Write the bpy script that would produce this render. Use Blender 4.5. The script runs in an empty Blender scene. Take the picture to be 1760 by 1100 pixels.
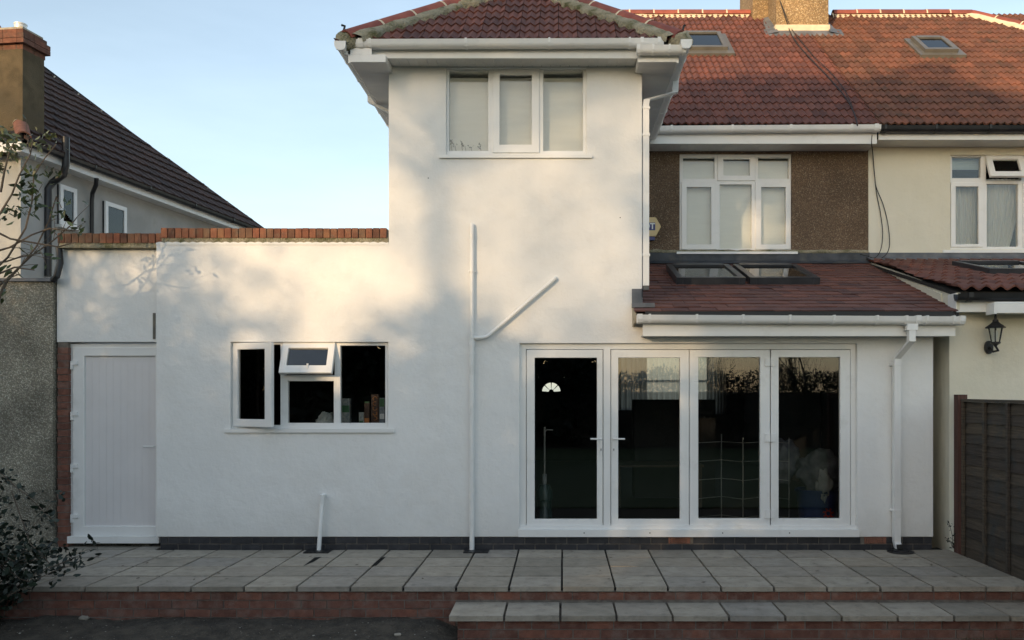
import bpy, bmesh, math, random
from mathutils import Vector, Matrix, noise
R = math.radians
random.seed(7)
F = 1453.0; CX = 966.0; HV = 670.0; CZ = 1.71      # focal length in photo pixels, vanishing point, eye height

# ---------------------------------------------------------------- camera, sky, sun, exposure
scene = bpy.context.scene
C = scene.collection
cam_d = bpy.data.cameras.new('camera'); cam = bpy.data.objects.new('camera', cam_d); C.objects.link(cam)
cam.location = (0, 0, CZ); cam.rotation_euler = (R(90), 0, 0)
cam_d.sensor_width = 36; cam_d.lens = F/1760*36
cam_d.shift_x = (880-CX)/1760; cam_d.shift_y = (HV-550)/1760
cam_d.clip_start = 0.05; cam_d.clip_end = 3000
scene.camera = cam
SUN_EL, SUN_AZ = 10.0, 28.0          # degrees; azimuth measured to the left of straight behind the camera
w = bpy.data.worlds.new('World'); scene.world = w; w.use_nodes = True
wn, wl = w.node_tree.nodes, w.node_tree.links
bg = wn['Background']; bg.inputs[1].default_value = 0.15
sky = wn.new('ShaderNodeTexSky'); sky.sky_type = 'NISHITA'; sky.sun_disc = False
sky.sun_elevation = R(SUN_EL); sky.sun_rotation = R(180+SUN_AZ)
sky.air_density = 1.0; sky.dust_density = 1.2; sky.ozone_density = 1.0
# thin high cloud veil over the whole sky, denser towards the horizon, with faint streaks
tcw = wn.new('ShaderNodeTexCoord'); sep = wn.new('ShaderNodeSeparateXYZ'); wl.new(tcw.outputs['Generated'], sep.inputs[0])
mpw = wn.new('ShaderNodeMapping'); mpw.inputs['Scale'].default_value = (1.6, 1.6, 7.0); mpw.inputs['Rotation'].default_value = (0.12, 0.05, 0.4); wl.new(tcw.outputs['Generated'], mpw.inputs[0])
nzw = wn.new('ShaderNodeTexNoise'); nzw.inputs['Scale'].default_value = 1.5; nzw.inputs['Detail'].default_value = 8; nzw.inputs['Roughness'].default_value = 0.55; wl.new(mpw.outputs[0], nzw.inputs[0])
stw = wn.new('ShaderNodeMapRange'); stw.inputs[1].default_value = 0.35; stw.inputs[2].default_value = 0.75; stw.inputs[3].default_value = 0.88; stw.inputs[4].default_value = 1.25; wl.new(nzw.outputs[0], stw.inputs[0])
elw = wn.new('ShaderNodeMapRange'); elw.inputs[1].default_value = 0.0; elw.inputs[2].default_value = 0.55; elw.inputs[3].default_value = 1.02; elw.inputs[4].default_value = 0.62; elw.interpolation_type = 'SMOOTHSTEP'; wl.new(sep.outputs[2], elw.inputs[0])
muw = wn.new('ShaderNodeMath'); muw.operation = 'MULTIPLY'; wl.new(stw.outputs[0], muw.inputs[0]); wl.new(elw.outputs[0], muw.inputs[1])
vcw = wn.new('ShaderNodeVectorMath'); vcw.operation = 'SCALE'; vcw.inputs[0].default_value = (1.85, 2.10, 2.30); wl.new(muw.outputs[0], vcw.inputs[3])
adw = wn.new('ShaderNodeVectorMath'); adw.operation = 'ADD'; wl.new(sky.outputs[0], adw.inputs[0]); wl.new(vcw.outputs[0], adw.inputs[1])
wl.new(adw.outputs[0], bg.inputs[0])
sl = bpy.data.lights.new('sun', 'SUN'); so = bpy.data.objects.new('sun', sl); C.objects.link(so)
sl.energy = 3.4; sl.angle = R(0.55); sl.color = (1.0, 0.70, 0.40)
sd = Vector((-math.sin(R(SUN_AZ))*math.cos(R(SUN_EL)), -math.cos(R(SUN_AZ))*math.cos(R(SUN_EL)), math.sin(R(SUN_EL))))
so.rotation_euler = sd.to_track_quat('Z', 'Y').to_euler(); so.location = sd*40
scene.view_settings.view_transform = 'Standard'; scene.view_settings.look = 'None'
scene.view_settings.gamma = 1; scene.view_settings.use_curve_mapping = False
scene.view_settings.exposure = 0.50

# ---------------------------------------------------------------- materials
M = {}
def nd(nt, t, **kw):
    n = nt.nodes.new(t)
    for k, v in kw.items(): setattr(n, k, v)
    return n
def rgba(c): return (c[0], c[1], c[2], 1)
def mat(name, c1, c2=None, scale=3.0, rough=0.6, bump=0.0, bscale=80.0, var=None, vamt=1.0, detail=4, spec=0.5,
        contrast=(0.35, 0.65), metallic=0, stain=None, sscale=1.2, srange=(0.55, 0.75), stretch=(1, 1, 1), bdist=0.01, dirt=None):
    m = bpy.data.materials.new(name); m.use_nodes = True; nt = m.node_tree; L = nt.links
    b = nt.nodes['Principled BSDF']; b.inputs['Roughness'].default_value = rough
    b.inputs['Specular IOR Level'].default_value = spec; b.inputs['Metallic'].default_value = metallic
    geo = nd(nt, 'ShaderNodeNewGeometry')
    mp = nd(nt, 'ShaderNodeMapping'); mp.inputs['Scale'].default_value = stretch
    L.new(geo.outputs['Position'], mp.inputs['Vector'])
    no = nd(nt, 'ShaderNodeTexNoise'); no.inputs['Scale'].default_value = scale; no.inputs['Detail'].default_value = detail
    L.new(mp.outputs[0], no.inputs['Vector'])
    rm = nd(nt, 'ShaderNodeMapRange'); rm.inputs[1].default_value = contrast[0]; rm.inputs[2].default_value = contrast[1]
    L.new(no.outputs[0], rm.inputs[0])
    mx = nd(nt, 'ShaderNodeMix', data_type='RGBA'); mx.inputs[6].default_value = rgba(c1); mx.inputs[7].default_value = rgba(c2 or c1)
    L.new(rm.outputs[0], mx.inputs[0]); col = mx.outputs[2]
    if var:                                           # one tint per piece
        oi = nd(nt, 'ShaderNodeObjectInfo'); at = nd(nt, 'ShaderNodeAttribute'); at.attribute_name = 'var'
        ad = nd(nt, 'ShaderNodeMath', operation='ADD'); L.new(oi.outputs['Random'], ad.inputs[0]); L.new(at.outputs['Fac'], ad.inputs[1])
        fr = nd(nt, 'ShaderNodeMath', operation='FRACT'); L.new(ad.outputs[0], fr.inputs[0])
        cr = nd(nt, 'ShaderNodeValToRGB'); e = cr.color_ramp.elements
        n = len(var)
        e[0].color = rgba(var[0]); e[0].position = 0; e[1].color = rgba(var[-1]); e[1].position = 1
        for i in range(1, n-1):
            q = e.new(i/(n-1)); q.color = rgba(var[i])
        L.new(fr.outputs[0], cr.inputs[0])
        m2 = nd(nt, 'ShaderNodeMix', data_type='RGBA'); m2.blend_type = 'MULTIPLY'; m2.inputs[0].default_value = vamt
        L.new(col, m2.inputs[6]); L.new(cr.outputs[0], m2.inputs[7]); col = m2.outputs[2]
    if stain:
        n2 = nd(nt, 'ShaderNodeTexNoise'); n2.inputs['Scale'].default_value = sscale; n2.inputs['Detail'].default_value = 7
        n2.inputs['Roughness'].default_value = 0.65
        L.new(geo.outputs['Position'], n2.inputs['Vector'])
        r2 = nd(nt, 'ShaderNodeMapRange'); r2.inputs[1].default_value = srange[0]; r2.inputs[2].default_value = srange[1]
        L.new(n2.outputs[0], r2.inputs[0])
        m3 = nd(nt, 'ShaderNodeMix', data_type='RGBA'); L.new(r2.outputs[0], m3.inputs[0]); L.new(col, m3.inputs[6])
        m3.inputs[7].default_value = rgba(stain); col = m3.outputs[2]
    if dirt:
        sz = nd(nt, 'ShaderNodeSeparateXYZ'); L.new(geo.outputs['Position'], sz.inputs[0])
        n3 = nd(nt, 'ShaderNodeTexNoise'); n3.inputs['Scale'].default_value = 5; n3.inputs['Detail'].default_value = 9; n3.inputs['Roughness'].default_value = 0.7; L.new(geo.outputs['Position'], n3.inputs['Vector'])
        am = nd(nt, 'ShaderNodeMath', operation='MULTIPLY_ADD'); am.inputs[1].default_value = -0.75; L.new(n3.outputs[0], am.inputs[0]); L.new(sz.outputs[2], am.inputs[2])
        r3 = nd(nt, 'ShaderNodeMapRange'); r3.inputs[1].default_value = -0.26; r3.inputs[2].default_value = 0.22; r3.inputs[3].default_value = 0.22; r3.inputs[4].default_value = 0.0; L.new(am.outputs[0], r3.inputs[0])
        mpv = nd(nt, 'ShaderNodeMapping'); mpv.inputs['Scale'].default_value = (7, 7, 0.5); L.new(geo.outputs['Position'], mpv.inputs[0])
        n4 = nd(nt, 'ShaderNodeTexNoise'); n4.inputs['Scale'].default_value = 1.0; n4.inputs['Detail'].default_value = 6; L.new(mpv.outputs[0], n4.inputs['Vector'])
        r4 = nd(nt, 'ShaderNodeMapRange'); r4.inputs[1].default_value = 0.52; r4.inputs[2].default_value = 0.85; r4.inputs[3].default_value = 0.0; r4.inputs[4].default_value = 0.05; L.new(n4.outputs[0], r4.inputs[0])
        mxx = nd(nt, 'ShaderNodeMath', operation='MAXIMUM'); L.new(r3.outputs[0], mxx.inputs[0]); L.new(r4.outputs[0], mxx.inputs[1])
        m5 = nd(nt, 'ShaderNodeMix', data_type='RGBA'); L.new(mxx.outputs[0], m5.inputs[0]); L.new(col, m5.inputs[6]); m5.inputs[7].default_value = rgba(dirt); col = m5.outputs[2]
    L.new(col, b.inputs['Base Color'])
    if bump:
        bn = nd(nt, 'ShaderNodeTexNoise'); bn.inputs['Scale'].default_value = bscale; bn.inputs['Detail'].default_value = 5
        L.new(mp.outputs[0], bn.inputs['Vector'])
        bp = nd(nt, 'ShaderNodeBump'); bp.inputs['Strength'].default_value = bump; bp.inputs['Distance'].default_value = bdist
        L.new(bn.outputs[0], bp.inputs['Height'])
        if dirt:
            b2 = nd(nt, 'ShaderNodeTexNoise'); b2.inputs['Scale'].default_value = 5.5; b2.inputs['Detail'].default_value = 5; b2.inputs['Roughness'].default_value = 0.6; L.new(geo.outputs['Position'], b2.inputs['Vector'])
            bb = nd(nt, 'ShaderNodeBump'); bb.inputs['Strength'].default_value = 0.5; bb.inputs['Distance'].default_value = 0.03
            L.new(b2.outputs[0], bb.inputs['Height']); L.new(bb.outputs[0], bp.inputs['Normal'])
        L.new(bp.outputs[0], b.inputs['Normal'])
    M[name] = m; return m
def pebble(name, cols, scale=70, bump=0.9, mortar=(0.1, 0.08, 0.06), patch=(0.75, 1.15)):
    m = bpy.data.materials.new(name); m.use_nodes = True; nt = m.node_tree; L = nt.links
    b = nt.nodes['Principled BSDF']; b.inputs['Roughness'].default_value = 0.85
    geo = nd(nt, 'ShaderNodeNewGeometry')
    vo = nd(nt, 'ShaderNodeTexVoronoi'); vo.inputs['Scale'].default_value = scale; L.new(geo.outputs['Position'], vo.inputs['Vector'])
    sp = nd(nt, 'ShaderNodeSeparateColor'); L.new(vo.outputs['Color'], sp.inputs[0])
    cr = nd(nt, 'ShaderNodeValToRGB'); e = cr.color_ramp.elements
    e[0].color = rgba(cols[0]); e[1].color = rgba(cols[-1])
    for i in range(1, len(cols)-1): q = e.new(i/(len(cols)-1)); q.color = rgba(cols[i])
    L.new(sp.outputs[0], cr.inputs[0])
    rm = nd(nt, 'ShaderNodeMapRange'); rm.inputs[1].default_value = 0.3; rm.inputs[2].default_value = 0.6
    L.new(vo.outputs['Distance'], rm.inputs[0])
    mx = nd(nt, 'ShaderNodeMix', data_type='RGBA'); L.new(rm.outputs[0], mx.inputs[0]); L.new(cr.outputs[0], mx.inputs[6]); mx.inputs[7].default_value = rgba(mortar)
    no = nd(nt, 'ShaderNodeTexNoise'); no.inputs['Scale'].default_value = 1.7; no.inputs['Detail'].default_value = 6; L.new(geo.outputs['Position'], no.inputs['Vector'])
    r2 = nd(nt, 'ShaderNodeMapRange'); r2.inputs[1].default_value = 0.35; r2.inputs[2].default_value = 0.7; r2.inputs[3].default_value = patch[0]; r2.inputs[4].default_value = patch[1]
    L.new(no.outputs[0], r2.inputs[0])
    mm = nd(nt, 'ShaderNodeMix', data_type='RGBA'); mm.blend_type = 'MULTIPLY'; mm.inputs[0].default_value = 1
    L.new(mx.outputs[2], mm.inputs[6]); L.new(r2.outputs[0], mm.inputs[7])
    L.new(mm.outputs[2], b.inputs['Base Color'])
    inv = nd(nt, 'ShaderNodeMath', operation='SUBTRACT'); inv.inputs[0].default_value = 1; L.new(vo.outputs['Distance'], inv.inputs[1])
    bp = nd(nt, 'ShaderNodeBump'); bp.inputs['Strength'].default_value = bump; bp.inputs['Distance'].default_value = 0.012
    L.new(inv.outputs[0], bp.inputs['Height']); L.new(bp.outputs[0], b.inputs['Normal'])
    M[name] = m; return m
def glass(name, tint=(0.9, 0.95, 0.93), boost=1.0):
    m = bpy.data.materials.new(name); m.use_nodes = True; nt = m.node_tree; L = nt.links
    nt.nodes.remove(nt.nodes['Principled BSDF']); out = nt.nodes['Material Output']
    fr = nd(nt, 'ShaderNodeFresnel'); fr.inputs[0].default_value = 1.52
    mu = nd(nt, 'ShaderNodeMath', operation='MULTIPLY'); mu.inputs[1].default_value = boost; mu.use_clamp = True; L.new(fr.outputs[0], mu.inputs[0])
    tr = nd(nt, 'ShaderNodeBsdfTransparent'); tr.inputs[0].default_value = rgba(tint)
    gl = nd(nt, 'ShaderNodeBsdfGlossy'); gl.inputs['Roughness'].default_value = 0.0
    mx = nd(nt, 'ShaderNodeMixShader'); L.new(mu.outputs[0], mx.inputs[0]); L.new(tr.outputs[0], mx.inputs[1]); L.new(gl.outputs[0], mx.inputs[2])
    L.new(mx.outputs[0], out.inputs[0]); M[name] = m; return m
def cloth(name, col, tr=0.5, stripes=None):
    m = bpy.data.materials.new(name); m.use_nodes = True; nt = m.node_tree; L = nt.links
    nt.nodes.remove(nt.nodes['Principled BSDF']); out = nt.nodes['Material Output']
    d = nd(nt, 'ShaderNodeBsdfDiffuse'); d.inputs[0].default_value = rgba(col)
    t = nd(nt, 'ShaderNodeBsdfTranslucent'); t.inputs[0].default_value = rgba(col)
    mx = nd(nt, 'ShaderNodeMixShader'); mx.inputs[0].default_value = tr
    L.new(d.outputs[0], mx.inputs[1]); L.new(t.outputs[0], mx.inputs[2])
    if stripes:
        tp = nd(nt, 'ShaderNodeBsdfTransparent'); m2 = nd(nt, 'ShaderNodeMixShader'); m2.inputs[0].default_value = stripes
        L.new(mx.outputs[0], m2.inputs[1]); L.new(tp.outputs[0], m2.inputs[2]); mx = m2
    L.new(mx.outputs[0], out.inputs[0]); M[name] = m; return m
def leafmat(name, c1, c2):
    m = mat(name, c1, c2, scale=6, rough=0.45, var=((0.6,0.6,0.6),(1.3,1.3,1.2)), vamt=1, spec=0.4)
    return m

mat('render', (0.78,0.78,0.765), (0.83,0.83,0.815), scale=0.9, rough=0.85, bump=0.25, bscale=160, spec=0.2, detail=8,
    stain=(0.745,0.735,0.71), sscale=1.6, srange=(0.50,0.85), bdist=0.004, dirt=(0.42,0.40,0.36))
mat('render_cream', (0.70,0.665,0.54), (0.75,0.715,0.60), scale=1.2, rough=0.85, bump=0.3, bscale=110, spec=0.2, detail=8, dirt=(0.38,0.35,0.27), stain=(0.62,0.58,0.46), sscale=1.4, srange=(0.58,0.9), bdist=0.004)
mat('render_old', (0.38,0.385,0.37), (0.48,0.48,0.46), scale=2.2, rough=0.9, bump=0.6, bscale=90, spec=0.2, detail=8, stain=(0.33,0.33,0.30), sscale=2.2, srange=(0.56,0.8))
mat('render_chimney', (0.085,0.068,0.042), (0.14,0.108,0.065), scale=5, rough=0.9, bump=0.7, bscale=60, spec=0.2, stain=(0.075,0.065,0.045), sscale=2.5, srange=(0.5,0.75))
mat('mortar', (0.33,0.30,0.24), (0.46,0.41,0.32), scale=9, rough=0.9, bump=0.8, bscale=60, spec=0.1, stain=(0.20,0.19,0.13), sscale=6, srange=(0.5,0.72), bdist=0.02)
mat('mortar_new', (0.62,0.52,0.38), (0.70,0.60,0.45), scale=9, rough=0.9, bump=0.6, bscale=50, spec=0.1)
mat('joint', (0.018,0.017,0.015), (0.03,0.028,0.025), scale=14, rough=0.95, bump=0.7, bscale=90)
mat('brick_joint', (0.13,0.115,0.10), (0.20,0.18,0.155), scale=14, rough=0.95, bump=0.7, bscale=90)
mat('upvc', (0.77,0.77,0.755), (0.82,0.82,0.805), scale=2, rough=0.3, bump=0.03, bscale=14, stain=(0.60,0.59,0.55), sscale=5, srange=(0.56,0.95))
mat('upvc_dirty', (0.74,0.74,0.71), (0.80,0.80,0.78), scale=5, rough=0.35, stain=(0.52,0.51,0.46), sscale=3.5, srange=(0.58,0.8))
mat('upvc_panel', (0.70,0.68,0.68), (0.74,0.72,0.72), scale=3, rough=0.35)
mat('soffit', (0.60,0.60,0.58), (0.66,0.66,0.64), scale=3, rough=0.4)
mat('black_plastic', (0.012,0.013,0.015), (0.022,0.022,0.024), scale=8, rough=0.4, bump=0.05)
mat('black_metal', (0.010,0.010,0.011), (0.02,0.02,0.022), scale=8, rough=0.45, bump=0.1)
mat('rubber', (0.02,0.02,0.02), rough=0.7)
mat('lead', (0.085,0.095,0.11), (0.15,0.16,0.18), scale=5, rough=0.55, bump=0.5, bscale=12, stain=(0.26,0.24,0.20), sscale=3, srange=(0.55,0.8), bdist=0.02)
mat('grey_alu', (0.10,0.095,0.085), (0.13,0.125,0.11), scale=6, rough=0.4, bump=0.05)
mat('dark_alu', (0.025,0.028,0.034), (0.04,0.043,0.05), scale=6, rough=0.35, bump=0.05)
TV = ((0.60,0.60,0.64),(0.92,0.90,0.90),(1.0,1.0,1.0),(1.25,1.12,1.02),(0.78,0.77,0.80),(1.05,1.08,1.05))
mat('roof_red', (0.115,0.045,0.035), (0.165,0.064,0.048), scale=7, rough=0.75, bump=0.5, bscale=120, var=TV, stain=(0.10,0.045,0.035), sscale=9, srange=(0.56,0.85))
mat('roof_old', (0.13,0.056,0.036), (0.19,0.080,0.050), scale=7, rough=0.8, bump=0.6, bscale=120, var=TV, stain=(0.075,0.045,0.028), sscale=4, srange=(0.5,0.72))
mat('roof_brown', (0.115,0.052,0.042), (0.165,0.072,0.056), scale=6, rough=0.7, bump=0.4, bscale=120, stretch=(1,3,3),
    var=((0.62,0.62,0.68),(0.95,0.9,0.9),(1.0,1.0,1.0),(1.35,1.15,1.0),(0.75,0.70,0.72)))
mat('roof_neighbour', (0.135,0.055,0.042), (0.18,0.075,0.055), scale=7, rough=0.75, bump=0.5, bscale=120, var=TV)
mat('roof_dark', (0.036,0.019,0.014), (0.056,0.028,0.020), scale=6, rough=0.8, bump=0.5, bscale=120, var=TV)
mat('ridge_red', (0.24,0.065,0.045), (0.31,0.09,0.06), scale=9, rough=0.7, bump=0.3, bscale=90, var=TV)
mat('moss_mortar', (0.30,0.27,0.19), (0.42,0.38,0.28), scale=14, rough=0.95, bump=1.0, bscale=45, stain=(0.11,0.11,0.05), sscale=7, srange=(0.45,0.65), bdist=0.03)
BV = ((0.72,0.68,0.66),(0.9,0.86,0.84),(1.0,1.0,1.0),(1.2,1.08,0.98),(0.82,0.78,0.76))
mat('brick_red', (0.145,0.062,0.045), (0.205,0.092,0.066), scale=16, rough=0.85, bump=0.7, bscale=130, var=BV, stain=(0.24,0.185,0.155), sscale=9, srange=(0.48,0.85))
mat('brick_old', (0.13,0.055,0.035), (0.19,0.085,0.055), scale=16, rough=0.9, bump=0.8, bscale=130, var=BV, stain=(0.07,0.055,0.04), sscale=6, srange=(0.5,0.75))
mat('brick_coping', (0.20,0.092,0.058), (0.28,0.135,0.082), scale=14, rough=0.85, bump=0.7, bscale=130,
    var=((0.40,0.38,0.38),(0.85,0.75,0.7),(1.2,1.0,0.85),(0.7,0.85,0.8),(1.0,0.75,0.65),(0.5,0.5,0.5),(1.35,1.3,1.0)), stain=(0.17,0.13,0.09), sscale=10, srange=(0.52,0.75))
mat('brick_blue', (0.016,0.018,0.024), (0.032,0.033,0.039), scale=14, rough=0.6, bump=0.4, bscale=120, var=((0.7,0.7,0.72),(1.3,1.25,1.2)))
mat('terracotta', (0.20,0.085,0.055), (0.26,0.115,0.075), scale=14, rough=0.85, bump=0.5, bscale=120)
mat('slab', (0.275,0.25,0.212), (0.345,0.315,0.27), scale=7, rough=0.8, bump=0.6, bscale=45, detail=8, var=((0.76,0.75,0.72),(1.0,0.97,0.92),(1.16,1.13,1.08),(0.88,0.88,0.9),(1.05,0.99,0.9)),
    stain=(0.15,0.138,0.115), sscale=11, srange=(0.52,0.80), bdist=0.012)
mat('soil', (0.036,0.030,0.023), (0.075,0.063,0.048), scale=9, rough=0.95, bump=1.0, bscale=35, detail=8, stain=(0.12,0.11,0.095), sscale=30, srange=(0.6,0.75), bdist=0.03)
mat('stone', (0.22,0.20,0.17), (0.34,0.32,0.28), scale=12, rough=0.9, bump=0.5, var=((0.2,0.18,0.16),(0.3,0.28,0.26),(0.45,0.43,0.4),(1.2,1.2,1.2)))
mat('fence_wood', (0.052,0.042,0.033), (0.088,0.071,0.056), scale=5, rough=0.85, bump=0.8, bscale=30, stretch=(1,0.6,14), detail=8,
    var=((0.6,0.6,0.62),(1.0,1.0,1.0),(1.3,1.25,1.1),(0.8,0.78,0.8)), stain=(0.045,0.05,0.05), sscale=3, srange=(0.52,0.7), bdist=0.01)
mat('post_wood', (0.075,0.034,0.026), (0.11,0.052,0.04), scale=5, rough=0.85, bump=0.7, bscale=30, stretch=(8,8,0.6))
mat('bark', (0.05,0.042,0.032), (0.10,0.085,0.065), scale=8, rough=0.9, bump=0.8, bscale=30)
mat('twig', (0.08,0.06,0.045), (0.14,0.11,0.08), scale=12, rough=0.85)
leafmat('leaf', (0.035,0.055,0.022), (0.06,0.085,0.03)); leafmat('leaf_dark', (0.009,0.017,0.012), (0.018,0.030,0.019))
leafmat('leaf_grey', (0.10,0.12,0.06), (0.17,0.18,0.09)); leafmat('grass_blade', (0.03,0.055,0.02), (0.06,0.09,0.03))
mat('lawn', (0.045,0.075,0.025), (0.08,0.10,0.04), scale=4, rough=0.95, bump=0.8, bscale=60)
pebble('pebbledash', ((0.15,0.098,0.058),(0.21,0.14,0.085),(0.28,0.195,0.12),(0.19,0.12,0.072),(0.45,0.36,0.25)), scale=72, mortar=(0.12,0.08,0.052))
pebble('pebble_grey', ((0.27,0.24,0.18),(0.42,0.385,0.30),(0.52,0.48,0.39),(0.34,0.31,0.24),(0.64,0.60,0.50)), scale=62, mortar=(0.24,0.22,0.17), patch=(0.55, 1.25))
pebble('pebble_chimney', ((0.30,0.19,0.09),(0.42,0.29,0.15),(0.52,0.38,0.20),(0.34,0.22,0.11),(0.62,0.50,0.32)), scale=42, mortar=(0.24,0.16,0.08))
glass('glass', (0.975,0.985,0.98), 1.15); glass('glass_rooflight', (0.62,0.70,0.74), 1.1)
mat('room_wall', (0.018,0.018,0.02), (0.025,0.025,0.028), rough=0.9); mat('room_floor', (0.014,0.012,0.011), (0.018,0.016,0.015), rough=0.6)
mat('blind', (0.76,0.755,0.71), (0.79,0.785,0.74), scale=3, rough=0.8, stretch=(1,1,8)); mat('blind_blue', (0.36,0.45,0.50), (0.40,0.50,0.55), rough=0.8)
cloth('net', (0.72,0.74,0.72), 0.3); cloth('curtain', (0.35,0.33,0.29), 0.55); cloth('sheer', (0.6,0.55,0.45), 0.7, 0.16)
mat('metal', (0.30,0.29,0.27), rough=0.4, metallic=0.3); mat('galv', (0.62,0.60,0.55), (0.7,0.68,0.62), scale=10, rough=0.35, metallic=0.3)
mat('alarm', (0.62,0.46,0.22), (0.66,0.50,0.26), rough=0.4); mat('blue_print', (0.02,0.03,0.16), rough=0.4); mat('white_print', (0.75,0.75,0.75), rough=0.4)
mat('bottle_green', (0.02,0.045,0.045), (0.03,0.06,0.06), rough=0.35); mat('fabric_grey', (0.07,0.072,0.085), (0.14,0.145,0.16), scale=7, rough=0.9, bump=0.8, bscale=25)
mat('fabric_white', (0.20,0.21,0.22), (0.30,0.31,0.31), scale=7, rough=0.9, bump=0.8, bscale=25); mat('bin_blue', (0.012,0.03,0.12), rough=0.4)
mat('red_print', (0.35,0.02,0.015), rough=0.5); mat('pack_green', (0.05,0.14,0.06), rough=0.5); mat('pack_blue', (0.12,0.15,0.20), (0.3,0.32,0.35), scale=25, rough=0.5)
mat('pack_brown', (0.06,0.025,0.015), rough=0.5); mat('pack_orange', (0.45,0.16,0.04), rough=0.5); mat('pack_pale', (0.40,0.40,0.36), (0.2,0.22,0.25), scale=30, rough=0.5)
mat('bag', (0.38,0.40,0.38), (0.55,0.57,0.54), scale=14, rough=0.4, bump=1.0, bscale=16, bdist=0.03)
mat('wood_dark', (0.05,0.03,0.02), (0.07,0.045,0.03), rough=0.6); mat('bulb', (0.6,0.6,0.55), rough=0.2)

# ---------------------------------------------------------------- helpers
def px(u, v, Y): return Vector(((u-CX)*Y/F, Y, CZ+(HV-v)*Y/F))
def X_(u, Y): return (u-CX)*Y/F
def Z_(v, Y): return CZ+(HV-v)*Y/F
def ray_plane(u, v, P, n):
    d = Vector(((u-CX)/F, 1, (HV-v)/F)); o = Vector((0, 0, CZ))
    return o + d*((P-o).dot(n)/d.dot(n))
def thing(name, label, cat, loc=(0,0,0), group=None):
    o = bpy.data.objects.new(name, None); C.objects.link(o); o.location = loc
    o['label'] = label; o['category'] = cat; o.empty_display_size = 0.2
    if group: o['group'] = group
    return o
def tag(o, label, cat, group=None):
    o['label'] = label; o['category'] = cat
    if group: o['group'] = group
    return o
def link(name, me, parent=None, mtx=None):
    o = bpy.data.objects.new(name, me); C.objects.link(o)
    if parent is not None:
        o.parent = parent
        if parent.type == 'EMPTY': o.matrix_parent_inverse = Matrix.Translation(-Vector(parent.location))
    if mtx is not None: o.matrix_basis = mtx
    return o
def obj(name, bm, m, parent=None, smooth=False, bevel=0, mtx=None, kind=None, seg=1):
    if bevel:
        es = [e for e in bm.edges if len(e.link_faces) == 2 and e.calc_face_angle(0) > 0.6]
        bmesh.ops.bevel(bm, geom=es, offset=bevel, segments=seg, affect='EDGES', profile=0.5, clamp_overlap=True)
    me = bpy.data.meshes.new(name); bm.to_mesh(me); bm.free()
    for p in (m if isinstance(m, (list, tuple)) else [m]): me.materials.append(M[p])
    if smooth: me.polygons.foreach_set('use_smooth', [True]*len(me.polygons)); 
    if smooth and smooth != 'all':
        try: me.set_sharp_from_angle(angle=R(40))
        except Exception: pass
    o = link(name, me, parent, mtx)
    if kind: o['kind'] = kind
    return o
def B(): return bmesh.new()
def box(bm, x0, x1, y0, y1, z0, z1, mtx=None):
    vs = [bm.verts.new(Vector(p) if mtx is None else mtx @ Vector(p)) for p in
          ((x0,y0,z0),(x1,y0,z0),(x1,y1,z0),(x0,y1,z0),(x0,y0,z1),(x1,y0,z1),(x1,y1,z1),(x0,y1,z1))]
    for f in ((0,3,2,1),(4,5,6,7),(0,1,5,4),(1,2,6,5),(2,3,7,6),(3,0,4,7)): bm.faces.new([vs[i] for i in f])
    return vs
def frame_of(d):
    d = d.normalized(); a = Vector((0,0,1)) if abs(d.z) < 0.9 else Vector((1,0,0))
    s = d.cross(a).normalized(); return s, s.cross(d).normalized()
def tube(bm, pts, rad, n=8, cap=True, square=False):
    pts = [Vector(p) for p in pts]; rings = []
    if square: n = 4
    s = None
    for i, p in enumerate(pts):
        d = (pts[min(i+1, len(pts)-1)] - pts[max(i-1, 0)])
        if d.length < 1e-6: d = Vector((0,0,1))
        d.normalize()
        if s is None: s, t = frame_of(d)
        else:
            s = (s - d*s.dot(d)); s.normalize(); t = s.cross(d)
        r = rad[i] if isinstance(rad, (list, tuple)) else rad
        off = math.pi/4 if square else 0
        rr = r*(math.sqrt(2) if square else 1)
        rings.append([bm.verts.new(p + (s*math.cos(2*math.pi*k/n+off) + t*math.sin(2*math.pi*k/n+off))*rr) for k in range(n)])
    for a, b in zip(rings, rings[1:]):
        for k in range(n):
            bm.faces.new((a[k], a[(k+1) % n], b[(k+1) % n], b[k]))
    if cap and n > 2:
        bm.faces.new(rings[0][::-1]); bm.faces.new(rings[-1])
def square_pipe(bm, pts, hx, hy):      # rectangular section kept square to the world axes
    rings = []
    for p in pts:
        p = Vector(p); rings.append([bm.verts.new(p+Vector(q)) for q in ((-hx,-hy,0),(hx,-hy,0),(hx,hy,0),(-hx,hy,0))])
    for a, b in zip(rings, rings[1:]):
        for k in range(4): bm.faces.new((a[k], a[(k+1) % 4], b[(k+1) % 4], b[k]))
    bm.faces.new(rings[0][::-1]); bm.faces.new(rings[-1])
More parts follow.
